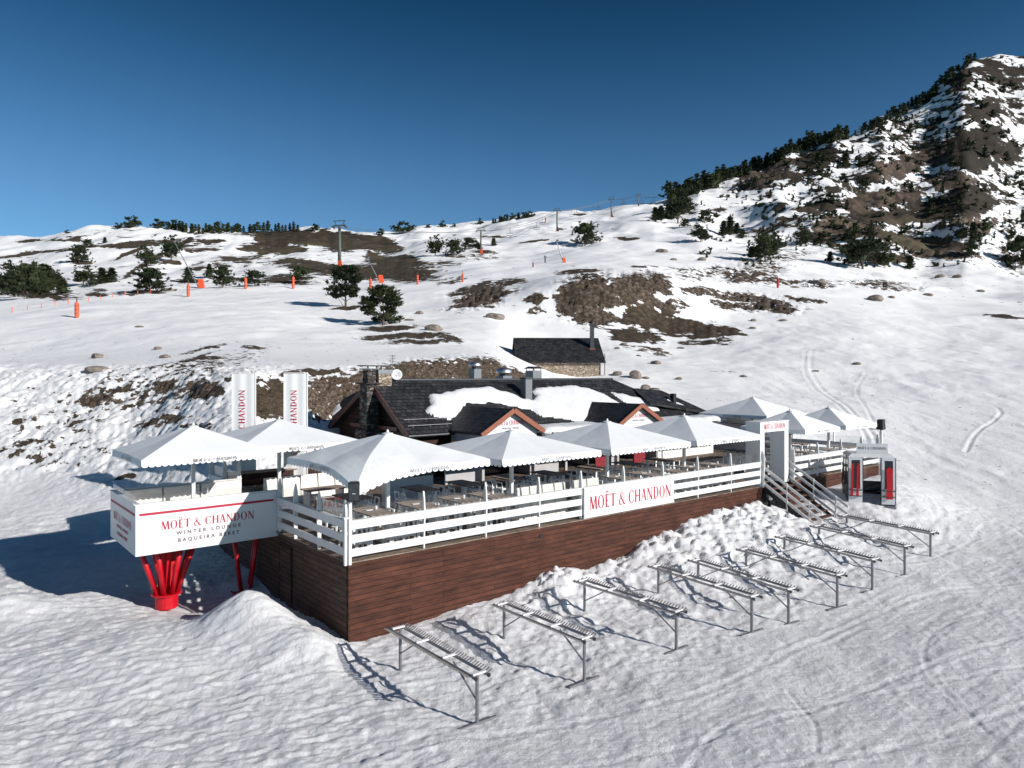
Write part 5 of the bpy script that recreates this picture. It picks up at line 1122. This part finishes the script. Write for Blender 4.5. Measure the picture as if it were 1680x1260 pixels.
TR = [
 (628,534,66,'pA','full round pine with several stems standing on an oval of bare earth, nearest tree',1.15),(567,503,64,'pB','dark pine with single bare trunk just up left of the nearest round pine',1.15),
 (960,404,37,'rA','lone dark round pine on the ski piste under the second pylon from the right',1.0),(246,480,40,'rA','broad bushy pine left of centre beside a flat boulder',1.2),(365,472,36,'rA','round pine right of the left snow lance',1.05),
 (418,470,26,'rA','small round pine behind the second orange post from the big pylon',1.2),(493,464,26,'rA','small round pine behind the orange post below the bare hill',1.2),(309,464,26,'cA','small pointed pine left of the orange machine pad',1.6),(343,457,24,'cB','small thin pointed pine right of the orange machine pad',1.5),
 (5,484,32,'rB','dark pine cut by the left edge of the picture',1.1),(24,488,52,'rB','leftmost large pine of the clump at the left edge',1.1),(44,490,58,'rA','broadest pine of the clump at the left edge',1.0),(62,484,46,'rB','pine in the middle of the clump at the left edge',1.1),(73,480,48,'cA','pointed pine on the right of the left edge clump',1.6),(88,476,34,'rB','low pine at the right end of the left edge clump',1.2),(103,482,24,'cB','loose small pine standing apart right of the left edge clump',1.8),
 (137,468,30,'rB','bushy pine, left of a row of three on the snow',1.2),(167,466,27,'cA','loose pine, middle of the row of three on the snow',1.9),(183,465,25,'cB','pointed pine, right of the row of three on the snow',1.9),(152,470,16,'rA','shrub sized pine between the bushy pine and the loose pine',1.2),
 (130,432,30,'rA','dark pine on the bare spot above the row of three pines',1.1),(242,438,32,'rB','pine leaning over the diagonal earth bank',1.2),(281,428,38,'rB','tall pine at the top of the diagonal earth bank',1.0),(143,407,14,'rA','small dark pine high on the left snowfield',1.2),(126,411,8,'cA','tiny pine left of the small dark one on the left snowfield',1.8),(172,399,10,'cA','tiny pine below the left skyline',1.8),
 (714,420,31,'rB','darkest narrow pine left of the small pylon',1.1),(744,420,26,'rA','round pine left of the small pylon',1.15),(770,409,19,'rA','small pine touching the left of the small pylon',1.1),(784,411,16,'rB','small pine right behind the small pylon',1.1),(810,404,13,'cA','small pointed pine right of the small pylon',2.0),
 (1075,364,24,'cA','pointed pine, leftmost of the group at the foot of the wooded ridge',1.5),(1085,363,25,'cB','pointed pine, second of the group at the foot of the wooded ridge',1.5),(1096,360,26,'cA','pointed pine, third of the group at the foot of the wooded ridge',1.4),(1112,368,52,'rB','tall dark pine where the wooded ridge meets the piste',.9),(1120,352,44,'cA','tall pointed pine behind the dark one at the foot of the ridge',1.4),(1124,374,14,'rA','low shrub pine right of the ridge foot',1.2),
 (1156,367,21,'rA','round pine standing alone right of the ridge foot',1.1),(1187,388,26,'cA','pointed pine left in the small group on the snow slope',1.4),(1198,386,32,'cB','tallest pointed pine of the small group on the snow slope',1.3),(1209,385,19,'cA','pointed pine right in the small group on the snow slope',1.6),(1150,398,28,'rB','dark pine on the open slope below the small group',1.2),(1219,392,12,'rA','shrub pine right of the small group on the snow slope',1.3),
 (1240,428,30,'rB','pine at the left of the dark clump above the rocks',1.2),(1255,430,46,'rA','large pine in the dark clump above the rocks',.8),(1268,424,40,'rB','upright pine at the right of the dark clump above the rocks',1.0),
 (1318,401,28,'rB','narrow pine at the foot of the big mountain',1.1),(1350,399,17,'rA','small pine right of the narrow one at the mountain foot',1.3),(1415,442,64,'rB','largest dark pine at the base of the mountain',.95),(1434,434,40,'rA','round pine beside the largest dark one at the mountain base',1.1),(1452,440,30,'rB','dark pine right of the large pair at the mountain base',1.0),(1493,443,24,'cA','pointed pine on the snow edge at the mountain base',1.5),
 (1397,424,22,'cB','pointed pine left of the large pair at the mountain base',1.6),(1362,430,18,'cA','small pointed pine in the hollow left of the large pair',1.5),(1578,398,26,'rB','pine left of the snow gully on the far right',1.0),(1594,424,28,'rA','round pine in front of the snow gully on the far right',1.0),(1597,400,34,'cB','pointed pine above the round one by the snow gully',1.3),
 (1676,444,52,'rA','big pine cut by the right edge of the picture',.95),(1387,278,26,'cA','pointed pine high on the open snow of the mountain',1.5),(1345,268,18,'rA','round pine just under the wooded ridge',1.2),
]
for (px, py, hp_, k, la, wd) in TR:
    p = at(px, py, 60); h = hp_*p.y/F; tree(k, p-Vector((0,0,.02*h)), h, la, 'pines scattered over the slopes', wd, True)
far = []
rg = random.Random(11)
def sky(px): return float(np.interp(px, [s[0] for s in SKY], [s[1] for s in SKY]))
def ridge_trees(x0, x1, n, h0, h1, dy, label, grp, kinds):
    for i in range(n):
        px = x0+(x1-x0)*(i+rg.random())/n; y = sky(px)+rg.uniform(*dy); p = at(px, y, 150)
        hp_ = rg.uniform(h0, h1)*.86; tree(rg.choice(kinds), p-Vector((0,0,.05*hp_*p.y/F)), hp_*p.y/F*1.05, label, grp, 1.15 if hp_ > 0 else 1, False)
ridge_trees(1098, 1190, 26, 20, 36, (1,10), 'dark pine in the dense line along the lower wooded ridge', 'pines along the lower wooded ridge', ['fB','fD','fB','fC'])
ridge_trees(1190, 1392, 50, 15, 27, (1,9), 'dark pine in the dense line along the middle of the ridge', 'pines along the middle of the ridge', ['fB','fD','fB','fC'])
ridge_trees(1412, 1600, 40, 11, 21, (1,8), 'dark pine in the line along the upper steep ridge', 'pines along the upper steep ridge', ['fB','fD','fD','fC'])
ridge_trees(276, 392, 24, 12, 20, (1,7), 'dark pine in the skyline wood above the left hill', 'pines on the skyline above the left hill', ['fB','fD','fB','fA'])
ridge_trees(392, 490, 16, 11, 19, (1,4), 'dark pine in the right half of the skyline wood on the bare hill', 'pines on the skyline above the bare hill', ['fB','fD','fB','fC'])
ridge_trees(806, 876, 14, 8, 13, (1,3), 'small pine in the row on the centre skyline', 'pines on the centre skyline', ['fB','fA'])
for px, h_, la in ((260,15,'round pine alone on the left skyline'),(213,17,'left of two round pines on the skyline'),(223,15,'right of two round pines on the skyline'),(193,9,'low pine left of the two on the skyline'),(110,6,'tiny pine on the far left skyline'),(655,18,'left of the pair of round pines on the skyline right of the big pylon'),(670,15,'right of the pair of round pines on the skyline right of the big pylon'),(625,10,'small pine on snow crest left of the skyline pair'),(517,11,'small round pine on the skyline left of the big pylon'),(703,6,'tiny pine, first of the dotted skyline row'),(726,10,'largest pine of the dotted skyline row'),(745,6,'small pine right in the dotted skyline row'),(788,9,'lone pine on the skyline above the small pylon')):
    p = at(px, sky(px)+3, 120); tree('fA', p-Vector((0,0,.08)), h_*p.y/F*1.1, la, 'single pines on the left and centre skyline', 1.25, False)
cnt = 0
while cnt < 66:
    px = rg.uniform(1185, 1690); f = rg.random(); y = sky(px)+8+f*(430-sky(px))
    if y > 405+rg.random()*20 or (px < 1330 and rg.random() < .5): continue
    p = at(px, y, 180); hp_ = rg.uniform(8, 24)*(.6+.5*f); cnt += 1
    tree(rg.choice(['fB','fC','fD','fA']), p, hp_*p.y/F, 'dark pine scattered over the rocky mountain flank', 'pines over the mountain flank', 1.1, False)

# small scrub and young pines too many to count on the mountain, one object
sc = MB(); cnt = 0
while cnt < 650:
    px = rg.uniform(1150, 1700); y = rg.uniform(sky(px)+4, 440)
    if (px < 1300 and rg.random() < .55) or fbm(np.array([px*.03]), np.array([y*.05]), 3, 77)[0] < .46: continue
    p = at(px, y, 170); h = rg.uniform(4, 12)*p.y/F*.9; cnt += 1; tv, tf = tmpl[rg.choice(['sA','sB'])][0].v, tmpl['sA'][0].f
    kk = rg.choice(['sA','sB']); a = rg.random()*6.28; ca, sa = math.cos(a)*h*1.15, math.sin(a)*h*1.15
    sc.add([(p.x+x*ca-y_*sa, p.y+x*sa+y_*ca, p.z+z*h-.1*h) for x, y_, z in tmpl[kk][0].v], tmpl[kk][0].f)
tag(sc.build('pine_scrub', 'leaf'), 'dark low pine scrub sprinkled over the mountain flank', 'scrub', kind='stuff')

# ------------------------------------------------------------------ BOULDERS
def boulder_mesh(sd):
    import bmesh
    b_ = bmesh.new(); bmesh.ops.create_icosphere(b_, subdivisions=3, radius=1); r = random.Random(sd); fl_ = [Vector((r.gauss(0,1), r.gauss(0,1), r.gauss(0,.8))).normalized() for _ in range(9)]
    for v in b_.verts:
        d = v.co.normalized(); k = 1.0
        for f_ in fl_: k = min(k, .74/max(d.dot(f_), .05) if d.dot(f_) > .55 else k)
        nz_ = (math.sin(d.x*7+sd)*math.sin(d.y*6+2*sd)*math.sin(d.z*8+sd))*.05
        v.co = d*(k+nz_)
    m_ = bpy.data.meshes.new('boulder'); b_.to_mesh(m_); b_.free(); m_.materials.append(M['boulder']); return m_
bms = [boulder_mesh(s_) for s_ in (1,2,3,4,5)]
BO = [(157,588,20,.75,'pointed tan boulder alone on the left snowfield'),(153,612,42,.34,'broad low boulder just below the pointed one on the left snowfield'),(257,574,14,.6,'small boulder right on the left snowfield'),(269,588,18,.5,'flat boulder at the edge of the broken snow'),(226,538,16,.25,'thin flat stone alone mid snowfield'),
 (812,524,31,.5,'smooth tan boulder left of the big cliff'),(709,543,32,.5,'cracked boulder right of the oval of bare earth'),(671,527,19,.25,'flat stone right of the nearest pine'),(688,516,14,.6,'small pointed boulder up right of the nearest pine'),(274,478,20,.45,'flat boulder beside the broad bushy pine'),(632,533,10,.8,'pale stone at the foot of the nearest pine'),
 (1043,622,22,.95,'tallest upright boulder right of the stone hut'),(1014,617,18,.6,'boulder between the hut and the upright boulder'),(1060,623,14,.4,'low boulder right of the upright one'),(1077,598,17,.6,'round boulder on open snow above the upright one'),(1055,577,13,.5,'small boulder upslope right of the hut'),(1013,573,10,.5,'small dark stone beside the hut flue'),(1024,567,12,.6,'dark stone upslope of the hut roof'),
 (1115,624,13,.5,'small boulder on the empty snow right of the upright one'),(1221,620,12,.45,'small boulder far right on the empty snow'),(1236,540,11,.5,'small stone below the dark scree tail'),(1060,642,22,.7,'boulder at the right end of the lodge ridge'),(1075,647,22,.8,'mossy boulder beside the lodge hip'),(1118,573,15,.3,'flat stone below the scree'),(1048,585,9,.5,'tiny stone near the hut corner'),
 (1087,415,20,.55,'square boulder on the piste'),(1106,428,14,.4,'flat stone below the square boulder'),(1153,428,16,.55,'dark boulder right of the flat stone'),(1440,495,26,.6,'largest boulder on the right snow bowl'),(1464,490,11,.6,'small stone right of the largest bowl boulder'),(1525,487,15,.5,'boulder in the middle of the right snow bowl'),(1611,480,15,.35,'flat boulder far right in the bowl'),(1545,456,16,.5,'dark boulder in the blue shade, left'),(1574,456,16,.5,'dark boulder in the blue shade, right'),(1305,473,14,.4,'flat stone right of the red pole'),(1344,470,26,.4,'long low boulder right of the red pole'),(1237,528,12,.5,'brown stone under the right rock patch'),(1340,611,12,.4,'small stone on the tracked slope'),(1408,600,14,.4,'dark stone beside the double ski track'),(1286,527,14,.4,'brown stone at the right tip of the rocks')]
for i, (px, py, w_, hh, la) in enumerate(BO):
    p = at(px, py, 36); s_ = w_*p.y/F/2*1.08; o = bpy.data.objects.new('boulder', bms[i % 5]); C.objects.link(o); o.location = (p.x, p.y+s_*.5, ground(p.x, p.y+s_*.5)+s_*hh*.15)
    o.scale = (s_, s_*.8, s_*hh); o.rotation_euler = (0,0,random.uniform(-.5,.5)); tag(o, la, 'boulder', 'boulders on the snow')

# ------------------------------------------------------------------ PISTE POSTS, SNOW LANCES, PYLONS
def opost(px, y0, y1, label, wpx=6, pole=None, red=False):
    p = at(px, y1, 50); k = p.y/F; H = (y1-y0)*k; t = thing('padded_post', label, 'post', p, 0, 'orange padded posts along the piste')
    r = wpx*k/2; MB().lathe((0,0,.05), [(r*.85,0),(r,.1*H),(r,H*.9),(r*.7,H)], 10).build('padding', 'red' if red else 'orange', t)
    MB().tube((0,0,-.3),(0,0,H*1.35 if pole is None else pole*k),r*.28).build('pole', 'bark', t)
    for f in (.25,.5,.75): MB().lathe((0,0,.05+H*f), [(r*1.03,0),(r*1.03,.05*k*20)], 10).build('strap', 'bargedk', t)
for a in ((126,497,522,'leftmost orange padded post, nearest, on the groomed snow',6.5),(309,467,487,'orange padded post left of the machine pad',5),(403,457,475,'leaning orange padded post in front of a round pine',4.5),(481,455,474,'orange padded post below the bare brown hill',4.5),(608,458,474,'orange padded post behind the two near pines',4.5),(685,452,467,'orange padded post in the middle of the piste edge',3.5),(759,450,464,'orange padded post, the right end of the row',3.2),(895,358,366,'tiny red marker high on the centre piste',2)): opost(*a)
opost(1276,458,473,'red pole standing alone among rocks on the right',3.5,red=True)
opost(874.5,431,439,'thin red pole with dark foot on the centre piste',2.2,red=True)
def lance(pb, ph, wp, label):
    p = at(pb[0], pb[1], 60); k = p.y/F; t = thing('snow_lance', label, 'snow machine', p, 0, 'snow making lances by the piste')
    H = (pb[1]-ph[1])*k; dx = (ph[0]-pb[0])*k
    MB().hexa([(-wp*k/2,-.3,0),(wp*k/2,-.3,0),(wp*k/2,.3,0),(-wp*k/2,.3,0)], [(-wp*k*.6,-.3,wp*1.6*k),(wp*k*.2,-.3,wp*1.6*k),(wp*k*.2,.3,wp*1.6*k),(-wp*k*.6,.3,wp*1.6*k)]).build('padding', 'orange', t)
    MB().tube((dx*.1,0,0),(dx,0,H),.12*k*8,.07*k*8).build('lance', 'metal', t); MB().tube((dx-.1,0,H-.1),(dx+.5*k*6,0,H+.5*k*6),.35*k*5).build('head', 'metal', t)
lance((331,473),(286,397),9,'long grey snow lance leaning left from its orange pad')
lance((626,464),(603,424),8,'snow lance leaning left behind the nearest round pine'); lance((926,431),(913,397),5,'white snow lance leaning left high on the piste')
pyl = []
def pylon(px, yb, yt, label, mt_='pylon', padm='orange', arm=24):
    p = at(px, yb, 130); k = p.y/F; H = (yb-yt)*k; t = thing('lift_pylon', label, 'pylon', p, R(-12), 'ski lift pylons'); s_ = k*H/k/80
    r = H*.028; MB().tube((0,0,-1),(0,0,H*.88),r*1.35,r,12).build('mast', mt_, t, smooth=True)
    a = arm*k/2
    MB().box((-a,-.25*r,H*.88),(a,.25*r,H*.91)).build('crossarm', mt_, t)
    MB().beam((-a*.55,0,H*.91),(-a*.8,0,H*.99),r*.5,r*.5).beam((a*.55,0,H*.91),(a*.8,0,H*.99),r*.5,r*.5).box((-a*1.0,-.3*r,H*.985),(a*1.0,.3*r,H)).build('service_frame', mt_, t)
    for sx in (-1, 1): MB().box((sx*a-.3*r,-r*2.6,H*.845),(sx*a+.3*r,r*2.6,H*.878)).build('sheave_train', 'darkmetal', t)
    pm = MB(); pm.hexa([(-r*2,-r*2,-.2),(r*2.8,-r*2,-.2),(r*2.8,r*2,-.2),(-r*2,r*2,-.2)], [(-r*1.0,-r*1.5,H*.16),(r*1.6,-r*1.5,H*.16),(r*1.6,r*1.5,H*.16),(-r*1.0,r*1.5,H*.16)])
    o = pm.build('padding', padm, t); o.location = (r*.9,-r*1.6,0); o.scale = (.8,.5,1)
    m_ = Matrix.Translation(p) @ Matrix.Rotation(R(-12), 4, 'Z'); pyl.append([m_ @ Vector((sx*a,0,H*.85)) for sx in (-1,1)])
pylon(557,441,362,'tall green grey lift pylon standing on the bare hill, the biggest',arm=22)
pylon(789,416,374,'small lift pylon with orange foot beside small pines',arm=15); pylon(914,380,342,'third lift pylon, brown, on the centre snow',padm='bargedk',arm=11)
pylon(1003,356,324,'lift pylon on the snow crest, taller of the right three',padm='barge',arm=9); pylon(1047,338,317,'lift pylon on the skyline second from the right',padm='darkmetal',arm=8); pylon(1076,331,321.5,'smallest lift pylon at the right of the skyline',padm='darkmetal',arm=7)
pyl.insert(0, [Vector((pyl[0][0].x-190, pyl[0][0].y-5, pyl[0][0].z-24)), Vector((pyl[0][1].x-190, pyl[0][1].y-5, pyl[0][1].z-24))]) if False else None
for s_ in (0, 1):
    mb = MB()
    for a, b_ in zip(pyl[:-1], pyl[1:]):
        pr = None
        for k in range(9):
            f = k/8; q = a[s_].lerp(b_[s_], f); q.z -= (a[s_]-b_[s_]).length*.018*4*f*(1-f)
            if pr is not None: mb.tube(pr, q, .07*(q.y/300), n=4)
            pr = q
    tag(mb.build('lift_cable', 'darkmetal'), ('left' if s_ == 0 else 'right')+' hand steel cable of the chairlift running over the pylons', 'cable')
ch0 = None; ci = 0
for (a, b_), fs in (((1,2),(.35,.6,.8)),((2,3),(.2,.4,.6,.8)),((3,4),(.3,.55,.8)),((4,5),(.3,.7))):
    for f in fs:
        s_ = ci % 2; q = pyl[a][s_].lerp(pyl[b_][s_], f); q.z -= (pyl[a][s_]-pyl[b_][s_]).length*.018*4*f*(1-f); ci += 1
        if ch0 is None:
            ch0 = MB().beam((0,0,0),(0,0,-2.2),.12,.12).beam((-1.2,0,-2.2),(1.2,0,-2.2),.12,.12).box((-1.2,-.25,-3.1),(1.2,.25,-3.0)).beam((-1.2,.2,-3.0),(-1.2,.2,-2.2),.1,.1).beam((1.2,.2,-3.0),(1.2,.2,-2.2),.1,.1).build('lift_chair', 'darkmetal'); o = ch0
        else: o = ch0.copy(); C.objects.link(o)
        o.location = q; tag(o, 'tiny empty chair hanging from the distant lift cable', 'lift chair', 'chairs hanging on the distant lift')
# low rope line of stakes on the left piste
stk = [(20,513),(45,509),(68,506),(90,502),(112,499),(145,495),(165,492),(185,489),(205,486),(226,484),(247,481)]
t = None; prev = None
for px, py in stk:
    p = at(px, py, 60); o = MB().tube((0,0,-.2),(0,0,.75),.05,n=6).build('stake', 'orange', None, loc=p); tag(o, 'thin orange stake in the rope line on the left piste', 'stake', 'stakes of the rope line')
    q = p+Vector((0,0,.6))
    prev = q
# skier
p = at(894, 431, 100)
t = thing('person', 'person in dark clothes skiing down the centre piste', 'person', p, R(40))
me2 = bpy.data.meshes.new('body'); vs = [(0,0,.95),(0,0,1.25),(0,-.05,1.5),(0,-.1,1.68),(.12,-.12,.5),(-.12,-.12,.5),(.14,.02,.06),(-.14,.02,.06),(.28,-.1,1.25),(-.28,-.1,1.25),(.38,-.35,1.1),(-.38,-.35,1.1),(.21,-.03,1.44),(-.21,-.03,1.44)]
me2.from_pydata(vs, [(0,1),(1,2),(2,3),(0,4),(0,5),(4,6),(5,7),(2,12),(2,13),(12,8),(13,9),(8,10),(9,11)], []); bo = bpy.data.objects.new('body', me2); C.objects.link(bo); bo.parent = t
sk_ = bo.modifiers.new('s', 'SKIN'); rad = [.16,.16,.15,.11,.09,.09,.07,.07,.06,.06,.05,.05,.08,.08]
for v, r in zip(me2.skin_vertices[0].data, rad): v.radius = (r, r)
me2.skin_vertices[0].data[0].use_root = True
bo.modifiers.new('d', 'SUBSURF').levels = 1; me2.materials.append(M['darkmetal'])
bo.scale = (1.25,)*3
tag(MB().box((.08,-.9,0),(.18,.7,.03)).box((-.18,-.9,0),(-.08,.7,.03)).build('skis', 'darkmetal', None, loc=p, rotz=R(40)), 'pair of skis worn by the person on the centre piste', 'skis')
